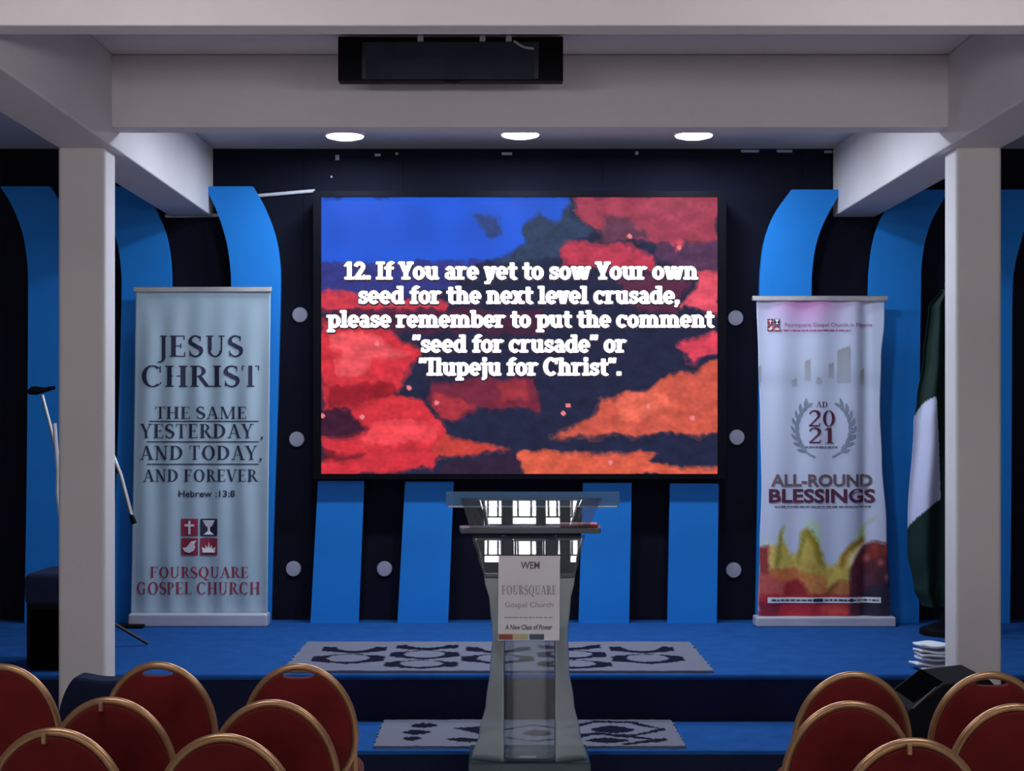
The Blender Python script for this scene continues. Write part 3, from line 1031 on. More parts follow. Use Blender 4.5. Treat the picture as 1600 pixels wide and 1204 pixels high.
HV = [  # (colour, outline) on an enlarged sketch of the print's lower part
    ((168, 192, 180), [(470, 160), (560, 130), (650, 180), (660, 420), (600, 330), (540, 240)]),
    ((178, 198, 190), [(60, 400), (110, 340), (200, 380), (250, 240), (300, 170), (300, 330), (330, 460), (200, 460)]),
    ((172, 196, 160), [(980, 330), (1050, 190), (1090, 190), (1100, 320)]),
    ((178, 158, 74), [(60, 420), (200, 390), (280, 340), (330, 450), (400, 490), (440, 420), (460, 260), (520, 230), (600, 330), (690, 560), (720, 600), (800, 575), (850, 480), (960, 360), (1080, 300), (1110, 360), (1000, 460), (990, 600), (930, 640), (930, 910), (60, 910)]),
    ((200, 168, 96), [(130, 400), (190, 390), (200, 640), (140, 640)]),
    ((122, 116, 40), [(195, 640), (212, 430), (240, 280), (288, 175), (270, 330), (245, 520), (222, 640)]),
    ((132, 126, 44), [(415, 580), (435, 400), (452, 260), (495, 300), (470, 450), (445, 590)]),
    ((134, 118, 34), [(455, 245), (515, 215), (610, 330), (690, 560), (695, 640), (620, 560), (560, 380)]),
    ((138, 100, 30), [(825, 610), (855, 480), (955, 360), (1070, 315), (1110, 350), (1000, 395), (905, 480), (870, 620)]),
    ((150, 172, 130), [(1030, 320), (1060, 205), (1190, 90), (1205, 105), (1090, 205), (1065, 320)]),
    ((232, 208, 166), [(945, 480), (1030, 405), (1085, 375), (1085, 435), (1000, 470), (975, 580), (905, 600)]),
    ((176, 98, 52), [(60, 640), (400, 610), (440, 660), (700, 690), (720, 910), (60, 910)]),
    ((172, 144, 66), [(420, 560), (600, 550), (700, 690), (640, 700), (460, 665)]),
    ((186, 120, 66), [(450, 700), (720, 690), (650, 870), (560, 910)]),
    ((132, 48, 46), [(30, 420), (130, 390), (135, 640), (112, 780), (30, 780)]),
    ((172, 76, 72), [(30, 660), (180, 700), (330, 780), (300, 910), (30, 910)]),
    ((136, 28, 34), [(290, 770), (420, 715), (460, 760), (550, 910), (280, 910)]),
    ((160, 100, 54), [(670, 900), (760, 780), (850, 730), (940, 760), (940, 910)]),
    ((112, 62, 28), [(690, 900), (760, 785), (850, 725), (825, 785), (720, 900)]),
    ((158, 32, 50), [(30, 880), (950, 880), (950, 1110), (30, 1110)]),
    ((112, 22, 46), [(30, 960), (270, 960), (200, 1110), (30, 1110)]),
    ((176, 60, 56), [(640, 975), (940, 975), (950, 1070), (660, 1070)]),
    ((72, 28, 44), [(935, 640), (1000, 500), (1080, 400), (1180, 350), (1340, 380), (1345, 700), (1345, 1110), (935, 1110)]),
    ((34, 27, 48), [(1130, 800), (1345, 740), (1345, 1110), (1040, 1110), (1060, 900)]),
]
GR = [(1190, 440, 92, (128, 38, 32)), (1295, 440, 62, (134, 48, 42)), (1050, 535, 62, (108, 36, 40)), (1112, 520, 36, (176, 92, 88)),
      (1190, 625, 84, (74, 26, 32)), (1245, 560, 36, (172, 96, 88)), (990, 665, 58, (88, 32, 40)), (1110, 735, 68, (78, 36, 54)),
      (1300, 705, 26, (154, 112, 124)), (1235, 705, 52, (62, 26, 40)), (1000, 790, 60, (84, 30, 46)), (1180, 400, 26, (150, 66, 56))]
BLD = [((1237, 1246), (590, 604)), ((1258, 1266), (561, 595)), ((1275, 1283), (588, 600)), ((1294, 1303), (566, 592)), ((1308, 1328), (540, 598)), ((1344, 1351), (576, 600)), ((1183, 1190), (570, 605))]


def mixc(a, b, k):
    k = max(0, min(1, k))
    return tuple(x + (y - x) * k for x, y in zip(a, b))


def harvest(px, py):
    nz = noise.noise(Vector((px / 20, py / 20, 3)))
    n2 = noise.noise(Vector((px / 7, py / 7, 8)))
    c = (196, 204, 228)
    k = math.exp(-((px - 1262) / 55) ** 2) * max(0, 1 - (py - 468) / 62)
    c = mixc(c, (205, 130, 190), 0.95 * k)
    if 545 < py < 612:
        c = mixc(c, (178, 188, 212), 0.7 * math.exp(-((py - 592) / 16) ** 2))
    for (x0, x1), (y0, y1) in BLD:
        if x0 + nz < px < x1 + nz and y0 + (x1 - px) * 0.35 < py < y1:
            c = mixc(c, (140, 140, 140), 0.75 * (1 - 0.5 * (py - y0) / (y1 - y0)))
    if py > 800:
        X, Y = (px - 1180) * 6.336, (py - 790) * 6.336
        acc = [0, 0, 0]
        for sx, sy, am in ((-17, 5, 1.0), (15, 12, 0.6), (0, -18, 1.3), (-6, 18, 0.9), (14, -9, 1.1)):
            wx, wy = X + sx + am * (12 * nz + 9 * n2), Y + sy + am * (12 * noise.noise(Vector((px / 16, py / 16, 9))) - 7 * n2)
            e = None
            for col, poly in HV:
                if inside(wx, wy, poly):
                    e = col
            if wx > 900:
                for gx, gy, gr, col in GR:
                    rr = math.hypot(X + sx - gx, Y + sy - gy)
                    if rr < gr:
                        e = mixc(col, (60, 20, 30), 0.5 * (rr / gr) ** 2)
            e = c if e is None else (e[0] * 1.1 + 6, e[1] * 1.08 + 8, e[2] * 1.02 + 10)
            for i in range(3):
                acc[i] += min(250, e[i]) / 5
        k = 1 + 0.10 * n2
        c = tuple(min(250, v * (k if acc[2] < 150 else 1)) for v in acc)
    return lin(*c)


t = thing('rollup_banner', 'white roll-up banner with harvest print and ALL-ROUND BLESSINGS on the right of the stage', 'banner', (P(1287, YBB, DR).x, DR, STAGE))
NU, NV = 110, 260
fn = lambda u, v: (lambda y: (interp(EL, y) + (interp(ER, y) - interp(EL, y)) * u, y))(468 + 496 * v)
mb = MB().grid(lambda u, v: sheet_right(*fn(u, v)), NU, NV)
cols = [harvest(*fn(i / NU, j / NV)) for j in range(NV + 1) for i in range(NU + 1)]
sh_ = part(mb, 'banner_sheet', mat_attr('harvest_print', 0.5), t, colors=cols, smooth=True, solid=0.001)
a, b = P(1175, 462, DR), P(1387, 470, DR)
part(MB().box(a.x, b.x, DR - 0.014, DR + 0.012, b.z, a.z), 'top_rail', M['alu'], t, bevel=0.004)
a, b = P(1179, 962, DR), P(1397, YBB, DR)
part(MB().box(a.x, b.x, DR - 0.05, DR + 0.07, STAGE, a.z), 'base', M['basew'], t, bevel=0.010, seg=3)
part(MB().tube([(t.location.x, DR + 0.035, STAGE + 0.05), (t.location.x, DR + 0.035, P(0, 466, DR).z)], 0.010), 'support_pole', M['alu'], t, smooth=True)
p3 = lambda x, y: sheet_right(x, y, 0.005)
p4 = lambda x, y: sheet_right(x, y, 0.008)
mb = MB()
sans_line("ALL-ROUND", 1204, 1363, 759.5, 740.5, p3, mb, bold=0.032)
adopt(part(mb, 'upper_title', M['brown_ink'], sh_, 'grey-brown bold lettering ALL-ROUND'))
mb = MB()
sans_line("BLESSINGS", 1201, 1367, 785, 763.5, p3, mb, bold=0.032)
adopt(part(mb, 'lower_title', M['maroon'], sh_, 'dark purple bold lettering BLESSINGS'))
for s, x0, x1, yb, yc in (("20", 1263, 1304, 666, 641), ("21", 1263, 1302, 692, 668), ("AD", 1274, 1292, 636, 627)):
    adopt(part(serif_line(s, x0, x1, yb, yc, p3), 'lettering', M['maroon'], sh_, 'purple serif lettering ' + s))
for sgn in (-1, 1):
    mb = MB()
    stemp = []
    for k in range(19):
        an = math.radians(-71 + (71 + 52) * k / 18)
        rx, ry = 44, 47
        stemp.append((1286 + sgn * (rx * math.cos(an) - 1), 669 - ry * math.sin(an)))
    for k, ((xa, ya), (xb, yb)) in enumerate(zip(stemp, stemp[1:])):
        dx, dy = xb - xa, yb - ya
        l = math.hypot(dx, dy)
        wd = 1.3 - 0.05 * k
        nx, ny = -dy / l * wd, dx / l * wd
        pxpoly(mb, [(xa + nx, ya + ny), (xb + nx, yb + ny), (xb - nx, yb - ny), (xa - nx, ya - ny)], p3)
    for k in range(3, 19, 2):
        xa, ya = stemp[k]
        an0 = math.atan2(stemp[k][1] - stemp[k - 1][1], stemp[k][0] - stemp[k - 1][0])
        for s2, L in ((-1, 15), (1, 15)):
            an = an0 + s2 * 0.42
            ca, sa = math.cos(an), math.sin(an)
            pts = []
            for f, wdt in ((0, 0), (0.3, 2.0), (0.6, 2.3), (0.85, 1.2), (1, 0), (0.85, -1.2), (0.6, -2.3), (0.3, -2.0)):
                pts.append((xa + f * L * ca - wdt * sa, ya + f * L * sa + wdt * ca))
            pxpoly(mb, pts, p3)
    adopt(part(mb, 'laurel_branch', M['wreath_ink'], sh_, 'grey laurel branch, %s half of the wreath' % ('left' if sgn < 0 else 'right')))
adopt(part(greek(MB(), 1258, 1308, 698, 2.6, p3, 3), 'small_print', M['grey_ink'], sh_, 'tiny grey print under the year'))
adopt(part(greek(MB(), 1210, 1361, 791, 2.2, p3, 4), 'small_print', M['grey_ink'], sh_, 'tiny grey print under the title'))
mb = MB()
sans_line("Foursquare Gospel Church in Nigeria", 1226, 1363, 510, 504, p3, mb, bold=0.0)
greek(mb, 1215, 1329, 516, 2.0, p3, 5)
adopt(part(mb, 'heading', M['pink_ink'], sh_, 'thin magenta heading'))
emblem(1199, 498, 19, p3, p4, sh_)
mb = MB()
for k in range(16):
    pxrect(mb, 1199 + 177 * k / 16, 932.5, 1199 + 177 * (k + 1) / 16, 941.5, p3)
adopt(part(mb, 'address_strip', M['white_print'], sh_, 'narrow white strip near the foot of the print'))
mb = MB()
greek(mb, 1205, 1372, 937, 2.4, p4, 6)
for x0, x1 in ((1271, 1285), (1327, 1333)):
    pxrect(mb, x0, 934.5, x1, 939.5, p4)
adopt(part(mb, 'address_print', M['ink'], sh_))

# ================================================================== RUGS


def make_rug(x0, x1, y0, y1, z, fnc, nu, nv, label):
    th = 0.012
    mb = MB()

    def top(u, v):
        e = 0.010 * noise.noise(Vector((u * 40, v * 20, 1)))
        x = x0 + (x1 - x0) * u
        y = y0 + (y1 - y0) * v
        if v in (0.0, 1.0):
            y += e * 0.7
        if u in (0.0, 1.0):
            x += e * 1.8
        return Vector((x, y, z + th + 0.002 * noise.noise(Vector((x * 9, y * 9, 2)))))
    mb.grid(top, nu, nv)
    cols = [fnc(i / nu, j / nv) for j in range(nv + 1) for i in range(nu + 1)]
    rim = [i for i in range(nu + 1)] + [j * (nu + 1) + nu for j in range(1, nv + 1)] + [nv * (nu + 1) + i for i in range(nu - 1, -1, -1)] + [j * (nu + 1) for j in range(nv - 1, 0, -1)]
    o = len(mb.v)
    for i in rim:
        v = mb.v[i]
        mb.v.append((v[0], v[1], z + 0.0005))
        cols.append(cols[i])
    n = len(rim)
    for k in range(n):
        mb.f.append((rim[k], rim[(k + 1) % n], o + (k + 1) % n, o + k))
    ob = mb.build('rug', mat_attr('woven_rug', 0.95, spec=0.1), offset=((x0 + x1) / 2, (y0 + y1) / 2, z), colors=cols)
    return tag(ob, label, 'rug', 'patterned rugs on the stage steps')


RUG_W, RUG_D = lin(110, 111, 126), lin(13, 15, 36)


def rug_a(u, v):
    f = 0.05 * noise.noise(Vector((u * 60, v * 30, 4))) + 0.03 * noise.noise(Vector((u * 160, v * 60, 6)))
    if u < 0.05 or u > 0.95 or v < 0.05 or v > 0.95:
        return RUG_W
    c = (u - 0.045) / 0.91 * 5
    i = int(min(4, max(0, c)))
    a = (c - i) * 2 - 1
    dark = False
    tiers = ((0.38, 0.17, 1.0), (0.72, 0.15, 0.92)) if i % 2 == 0 else ((0.20, 0.14, 1.0), (0.52, 0.16, 0.97), (0.80, 0.12, 0.9))
    for k, (cy, h, wd) in enumerate(tiers):
        top = k == len(tiers) - 1
        t_ = abs(a) / (0.97 * wd)
        if t_ > 1 + f:
            continue
        mid = cy + h * (0.95 - 0.5 * t_ if not top else 0.55 * (t_ - 0.35)) + f * 0.6
        outer_hi, outer_lo = cy + h * (1.05 - 0.6 * t_), cy - h * (1.05 - 0.6 * t_)
        if top:
            outer_hi = cy + h * 0.55
        r = math.hypot(a / 0.56, (v - cy - (0.02 if not top else 0.10)) / (h * (0.72 if not top else 1.1))) + f * 2
        if outer_lo + f * 0.5 < v < outer_hi + f * 0.5 and r > 1.0:
            dark = True
    return RUG_D if dark else RUG_W


RB = []


def _lens(cx, cy, rx, ry):
    RB.append([(cx + rx * math.cos(k / 12 * 2 * PI), cy + ry * math.sin(k / 12 * 2 * PI) * (1 - 0.35 * abs(math.cos(k / 12 * 2 * PI)))) for k in range(12)])


def _seg(x0, y0, x1, y1, w):
    RB.append([(x0, y0 - w), (x1, y1 - w * 0.6), (x1, y1 + w * 0.6), (x0, y0 + w)])


# motifs laid out on a plan of the rug: u along, v from the front edge (both 0..1)
_lens(0.145, 0.76, 0.045, 0.10)
_lens(0.125, 0.50, 0.048, 0.10)
_lens(0.118, 0.26, 0.032, 0.09)
RB.append([(0.245, 0.66), (0.33, 0.72), (0.40, 0.70), (0.40, 0.34), (0.33, 0.44), (0.29, 0.54)])
RB.append([(0.225, 0.25), (0.28, 0.30), (0.34, 0.24), (0.33, 0.13), (0.27, 0.15)])
_lens(0.53, 0.46, 0.05, 0.14)
for q in ((0.42, 0.60, 0.52, 0.78, 0.035), (0.52, 0.78, 0.62, 0.62, 0.035), (0.42, 0.30, 0.52, 0.16, 0.03), (0.52, 0.16, 0.62, 0.28, 0.03)):
    _seg(*q)
_lens(0.785, 0.60, 0.075, 0.15)
_lens(0.755, 0.20, 0.075, 0.10)
for q in ((0.63, 0.66, 0.72, 0.88, 0.06), (0.72, 0.92, 0.88, 0.88, 0.05), (0.86, 0.86, 0.96, 0.60, 0.05), (0.96, 0.62, 0.83, 0.34, 0.05),
          (0.62, 0.34, 0.72, 0.46, 0.05), (0.64, 0.28, 0.70, 0.40, 0.05), (0.72, 0.46, 0.94, 0.20, 0.05), (0.95, 0.24, 0.80, 0.04, 0.06), (0.68, 0.42, 0.86, 0.40, 0.03)):
    _seg(*q)


def rug_b(u, v):
    f = noise.noise(Vector((u * 50, v * 18, 14)))
    g = noise.noise(Vector((u * 90, v * 22, 19)))
    x, y = u + 0.006 * f, v + 0.035 * g
    if any(inside(x, y, q) for q in RB):
        return RUG_D
    return RUG_W


make_rug(-1.05, 1.0, 6.985, 7.90, STAGE, rug_a, 260, 90, 'long grey rug with navy oval motifs on the stage behind the lectern')
make_rug(-0.56, 0.79, 6.365, 6.925, STEP, rug_b, 200, 70, 'shorter grey rug with navy diamond motifs on the lower step')

# ================================================================== LECTERN
DL = 5.95
LX = P(827, 0, DL).x
t = thing('lectern', 'clear acrylic lectern with flared sides and a white notice on its front', 'lectern', (LX, 6.08, 0))
OUT_L = [(840, 738), (870, 747), (905, 757), (940, 765), (1000, 769), (1050, 765), (1100, 759), (1150, 748), (1190, 736)]
OUT_R = [(840, 914), (870, 905), (905, 898), (940, 892), (1000, 889), (1050, 891), (1100, 898), (1150, 908), (1190, 919)]


def lect_d(py):      # the upper part leans back a little
    h = max(0.0, (905 - py) * DL / FPX)
    return DL + 0.0173 * h + 0.24 * h * h


def lpt(px, py, back=0.0):
    p = P(px, py, DL)
    p.y = lect_d(py) + back
    return p


NR = 36
rows = [836 + (1190 - 836) * k / NR for k in range(NR + 1)]
mb = MB()
mb.grid(lambda u, v: lpt(787 + 81 * u, 836 + 354 * v), 4, NR)
part(mb, 'front_panel', M['acr'], t, 'clear centre panel', smooth=True, solid=0.008)
for tab, xe, sx in ((OUT_L, 787, -1), (OUT_R, 868, 1)):
    def w(u, v, tab=tab, xe=xe):
        y = 836 + 354 * v
        xo = interp(tab, y)
        return lpt(xe + (xo - xe) * u, y, 0.06 * u * max(0.0, min(1.0, (y - 903) / 90)))
    clear, milky = MB(), MB()
    clear.grid(lambda u, v: w(u, v * 0.19), 8, 8)
    milky.grid(lambda u, v: w(u, 0.19 + v * 0.81), 8, 28)  # lower part carries the reflection as a pale colour
    part(clear, 'side_panel', M['acr'], t, 'clear upper side panel', smooth=True, solid=0.006)
    part(milky, 'side_wing', M['acr_wing'], t, 'flared side wing, reflection put in as pale colour', smooth=True, solid=0.006)
zt = P(0, 828, DL).z
a, b = P(720, 828, DL), P(938, 828, DL)
part(MB().prism([(a.x, DL - 0.02, zt - 0.012), (b.x, DL - 0.02, zt - 0.012), (b.x + 0.01, DL + 0.13, zt - 0.012), (a.x - 0.01, DL + 0.13, zt - 0.012)], (0, 0, 0.022)), 'top_board', M['topdark'], t, 'dark grey top board', bevel=0.003)
rb_ = P(876, 828, DL)
mb = MB().grid(lambda u, v: (lambda yy: P(734 - 14 * (1 - v) + (920 - 734 + 34 * (1 - v)) * u, yy, DL) + Vector((0, (lambda h: 0.0218 * h + 0.24 * h * h)((825 - yy) * DL / FPX), 0)))(778 + 46 * v), 6, 14)
part(mb, 'guard_panel', M['acr'], t, 'clear upright guard above the top board', solid=0.006, smooth=True)
a, b = P(697, 768, DL + 0.02), P(968, 791, DL + 0.02)
part(MB().box(a.x, b.x, DL + 0.012, DL + 0.022, b.z, a.z), 'guard_rail', M['acr_lip'], t, 'band along the top of the guard, bluish reflection in its colour', bevel=0.002)
part(MB().tube([(a.x + 0.01, DL + 0.012, b.z), (b.x - 0.01, DL + 0.012, b.z)], 0.004, 8), 'guard_edge', M['alu'], t, 'bright edge under the blue band', smooth=True)
zb = P(0, 1190, DL).z
a, b = P(734, 0, DL), P(921, 0, DL)
part(MB().box(a.x - 0.006, b.x + 0.006, DL - 0.015, DL + 0.32, 0.0, zb), 'plinth', M['acr_base'], t, 'teal see-through plinth', bevel=0.006)
# notice taped to the front
sd = lambda x, y: lpt(x, y, -0.012)
mb = MB().grid(lambda u, v: lpt(779 + 96 * u - 1 * v, 868 + 132 * v, -0.0045), 6, 12)
notice = part(mb, 'notice', M['white_print'], t, 'white printed notice taped to the front', solid=0.001)
for tx, what in ((serif_line("FOURSQUARE", 784, 869, 928, 914, lambda x, y: lpt(x, y, -0.007)), 'large'),
                 (sans_line("Gospel Church", 789, 864, 948, 940, lambda x, y: lpt(x, y, -0.007)), 'smaller'),
                 (greek(MB(), 788, 863, 964, 1.6, lambda x, y: lpt(x, y, -0.007), 8), 'tiny')):
    adopt(part(tx, 'lettering', M['pale_ink'], notice, what + ' pale grey lettering'))
tx = MB()
sans_line("WEM", 814, 843, 888, 877, lambda x, y: lpt(x, y, -0.007), tx, bold=0.01)
adopt(part(tx, 'initials', M['brown_ink'], notice, 'dull red initials'))
tx = MB()
sans_line("A New Class of Power", 789, 863, 983, 975, lambda x, y: lpt(x, y, -0.007), tx, bold=0.02, shear=0.2)
adopt(part(tx, 'slogan', M['grey_ink'], notice, 'dark slanted lettering'))
for x0, x1, c, n in ((779, 801, (0.30, 0.07, 0.05), 'red'), (801, 825, (0.5, 0.46, 0.24), 'pale yellow'), (827, 850, (0.06, 0.09, 0.13), 'slate')):
    mb = pxrect(MB(), x0, 990, x1, 998.5, lambda x, y: lpt(x, y, -0.007))
    adopt(part(mb, 'colour_block', mat('notice_' + n.replace(' ', '_'), c, 0.6, var=0.1), notice, n + ' block'))
# red book lying on the top board
mb = MB().box(rb_.x, P(935, 0, DL).x, DL + 0.016, DL + 0.12, zt + 0.0125, zt + 0.024)  # thin red box along the right end of the board
tag(mb.build('slat', M['redslat'], offset=((rb_.x + P(935, 0, DL).x) / 2, DL + 0.07, zt + 0.0125), bevel=0.002), 'thin red slat lying on the right end of the lectern top', 'folder')

# ================================================================== CEILING DISPLAY BOX
DC = 6.2
a, b = P(528, 57, DC), P(880, 126, DC)
t = thing('display_box', 'black rectangular display box hung from the ceiling before the cross beam', 'display', ((a.x + b.x) / 2, DC, a.z))
part(MB().box(a.x, b.x, DC, DC + 0.07, b.z, a.z), 'casing', M['matte'], t, bevel=0.004)
c0, c1 = P(566, 66, DC), P(842, 124, DC)
part(MB().box(c0.x, c1.x, DC - 0.008, DC + 0.002, c1.z, c0.z), 'face', M['glassdark'], t, 'glossy dark face', bevel=0.002)
for px in (569, 838):
    c = P(px, 95, DC)
    part(MB().box(c.x - 0.008, c.x + 0.008, DC - 0.011, DC, c.z - 0.075, c.z + 0.06), 'edge_strip', M['wframe'], t)
for px in (657, 754, 795):
    c = P(px, 57, DC)
    part(MB().box(c.x - 0.010, c.x + 0.010, DC + 0.01, DC + 0.05, a.z - 0.012, CEIL).box(c.x - 0.012, c.x + 0.012, DC - 0.006, DC + 0.012, a.z - 0.022, a.z), 'hanger', M['whitepipe'], t)
part(MB().prism([P(682, 125, DC), P(700, 129, DC), P(712, 129.5, DC), P(730, 125, DC)], (0, 0.03, 0)), 'sensor', M['matte'], t)
part(MB().tube([P(803, 64, DC - 0.012), P(812, 70, DC - 0.014), P(820, 74, DC - 0.014), P(834, 76, DC - 0.014)], 0.005, 6), 'cable', M['whitepipe'], t, 'short pale cable across the face', smooth=True)

# ================================================================== FLAG
DF = 8.15
t = thing('flag', 'green and white flag hanging on a pole behind the right column', 'flag', (P(1494, 0, DF).x, DF + 0.1, STAGE))
fx = t.location.x
part(MB().lathe([(0.15, 0), (0.15, 0.03), (0.10, 0.05), (0.04, 0.075), (0.03, 0.12), (0.012, 0.125)], (fx - 0.02, DF + 0.1, STAGE)), 'flag_base', M['matte'], t, smooth=True)
part(MB().tube([(fx - 0.02, DF + 0.1, STAGE + 0.10), (fx - 0.02, DF + 0.1, P(0, 440, DF).z)], 0.012), 'pole', M['polewood'], t, smooth=True)
FL = [(452, 1470), (480, 1452), (560, 1444), (625, 1434), (660, 1429), (800, 1421), (860, 1421), (920, 1431), (948, 1442)]
FRT = [(452, 1486), (560, 1496), (700, 1505), (860, 1508), (948, 1490)]


def cloth(u, v):
    y = 452 + (948 - 452) * v
    x = interp(FL, y) + (interp(FRT, y) - interp(FL, y)) * u
    p = P(x, y, DF)
    p.y += 0.035 * math.sin(u * 11 + v * 2.0) * (0.5 + 0.5 * v) - 0.02 * u + 0.01 * math.sin(v * 9)
    return p


def flagcol(u, v):
    y = 452 + (948 - 452) * v
    x = interp(FL, y) + (interp(FRT, y) - interp(FL, y)) * u
    top = 650 - (x - 1430) * 1.0 - 6 * math.sin((x - 1430) / 31 * PI)
    bot = 826 - (x - 1420) * 0.9 - 8 * math.sin((x - 1420) / 51 * PI)
    right = 1461 + (y - 619) * 10 / 160
    return lin(196, 200, 228) if top < y < bot and x < right else lin(6, 38, 34)


NU, NV = 70, 220
part(MB().grid(cloth, NU, NV), 'flag_cloth', mat_attr('flag_cloth', 0.7), t, 'draped cloth, green with a white band', smooth=True, solid=0.002,
     colors=[flagcol(i / NU, j / NV) for j in range(NV + 1) for i in range(NU + 1)])

# ================================================================== MICROPHONE STANDS
def mic_stand(d, pole_px, parts_boom, mic, label, top_py, legs=True, extra=None):
    bx = P(pole_px, 0, d).x
    t = thing('microphone_stand', label, 'microphone stand', (bx, d, STAGE), 'microphone stands by the left column')
    ptop = Vector((bx, d, P(0, top_py, d).z))
    part(MB().tube([(bx, d, STAGE + 0.12), ptop], 0.011), 'pole', M['matte'], t, smooth=True)
    for k in range(3):
        an = 0.5 + k * 2 * PI / 3
        part(MB().tube([(bx, d, STAGE + 0.14), (bx + 0.2 * math.cos(an), d + 0.2 * math.sin(an), STAGE + 0.010)], 0.009), 'leg', M['wframe'], t, smooth=True)
    part(MB().tube([P(x, y, d - 0.03) for x, y in parts_boom], 0.010), 'boom', M['alu'], t, 'silver boom arm', smooth=True)
    c = (P(*parts_boom[-1], d - 0.03) if extra is None else P(*extra, d - 0.03))
    part(MB().tube([ptop, c], 0.014), 'clutch', M['matte'], t, smooth=True)
    q = [P(x, y, d - 0.03) for x, y in mic[0]]
    part(MB().tube(q, mic[1], 10), 'microphone', M['matte'], t, smooth=True)
    return t


s1 = mic_stand(8.2, 112, [(66, 617), (78, 662), (90, 712), (110, 790)], ([(44, 613), (50, 610), (58, 610), (70, 609), (86, 605)], [0.012, 0.024, 0.024, 0.014, 0.010]), 'microphone stand left of the left column holding a black microphone', 800)
part(MB().tube([P(85, 661, 8.1), P(87, 690, 8.1), P(91, 735, 8.1), P(90, 770, 8.1), P(95, 815, 8.1)], [0.012, 0.012, 0.014, 0.013, 0.010], 8), 'cable', M['whitepipe'], s1, 'white cable beside the boom', smooth=True)
s2 = mic_stand(7.75, 172, [(168, 690), (178, 714), (189, 742), (206, 806)], ([(204, 800), (207, 810), (210, 818)], [0.008, 0.014, 0.014]), 'microphone stand right of the left column with boom slanting down', 735, extra=(184, 735))

# ================================================================== DARK EQUIPMENT AND ARMCHAIR
# loudspeaker behind the left column
d0 = 7.05
a, b = P(39, 897, d0), P(142, 1040, d0)
t = thing('loudspeaker', 'dark loudspeaker cabinet on the stage behind the left column', 'loudspeaker', ((a.x + b.x) / 2, d0 + 0.2, STAGE))
part(MB().box(a.x, b.x, d0, d0 + 0.38, STAGE, a.z), 'cabinet', M['matte'], t, bevel=0.03, seg=4)
part(MB().box(a.x + 0.03, b.x - 0.03, d0 - 0.008, d0 + 0.004, STAGE + 0.03, a.z - 0.17), 'grille', M['grille'], t, bevel=0.004)
part(MB().box(a.x - 0.004, b.x + 0.004, d0 - 0.012, d0 + 0.385, a.z - 0.15, a.z + 0.004), 'cloth_cover', M['navy'], t, 'navy cloth over the top', bevel=0.03, seg=4)

# low navy armchair before the left column, its back to the camera
d0 = 5.35
prof = [(88, 1230), (89, 1130), (93, 1104), (104, 1081), (118, 1064), (130, 1058), (146, 1059), (180, 1063), (240, 1064), (290, 1066), (306, 1076), (316, 1096), (319, 1130), (320, 1230)]
prof = [(88 + (x - 88) * 0.72, y) for x, y in dense(prof, 4)]
cx = P(171, 0, d0).x
t = thing('armchair', 'low navy padded armchair in front of the left column, back turned', 'armchair', (cx, d0 + 0.25, 0))
part(MB().prism([P(x, y, d0) for x, y in prof], (0, 0.12, 0)), 'backrest', M['navy'], t, bevel=0.02, seg=3)
x0, x1 = P(88, 0, d0).x, P(255, 0, d0).x
part(MB().box(x0 + 0.10, x1 - 0.10, d0 + 0.13, d0 + 0.55, 0.30, 0.42), 'seat', M['navy'], t, bevel=0.03, seg=3)
part(MB().box(x0 + 0.02, x1 - 0.02, d0 + 0.01, d0 + 0.55, 0.12, 0.30), 'seat_frame', M['navy'], t, bevel=0.01)
for xx in (x0, x1 - 0.09):
    part(MB().box(xx, xx + 0.09, d0 + 0.125, d0 + 0.54, 0.30, 0.55), 'armrest', M['navy'], t, bevel=0.03, seg=3)
for xx in (x0 + 0.05, x1 - 0.05):
    for yy in (d0 + 0.06, d0 + 0.50):
        part(MB().tube([(xx, yy, 0.0), (xx, yy, 0.13)], [0.018, 0.024], 12), 'leg', M['matte'], t, smooth=True)

# stage monitor before the right column
d0 = 5.95
pr = [(1416, 1215), (1418, 1110), (1474, 1069), (1545, 1060), (1560, 1075), (1562, 1215)]
zf = 0.0
pts = [P(x, y, d0) for x, y in pr]
pts[0].z = pts[-1].z = 0.0
t = thing('stage_monitor', 'black slanted stage monitor speaker on the floor before the right column', 'loudspeaker', ((pts[0].x + pts[-1].x) / 2, d0 + 0.2, 0))
part(MB().prism(pts, (0, 0.36, 0)), 'cabinet', M['matte'], t, bevel=0.012, seg=3)
part(MB().prism([pts[1] + Vector((-0.004, 0.03, -0.006)), pts[2] + Vector((-0.006, 0.03, 0.0)), pts[2] + Vector((0.006, 0.03, 0.006)), pts[1] + Vector((0.006, 0.03, 0.004))], (0, 0.30, 0)), 'grille', M['grille'], t)
part(MB().tube([pts[1] + Vector((0.02, -0.006, 0.010)), pts[2] + Vector((-0.03, -0.006, -0.010))], 0.004, 6), 'trim_strip', M['wframe'], t)

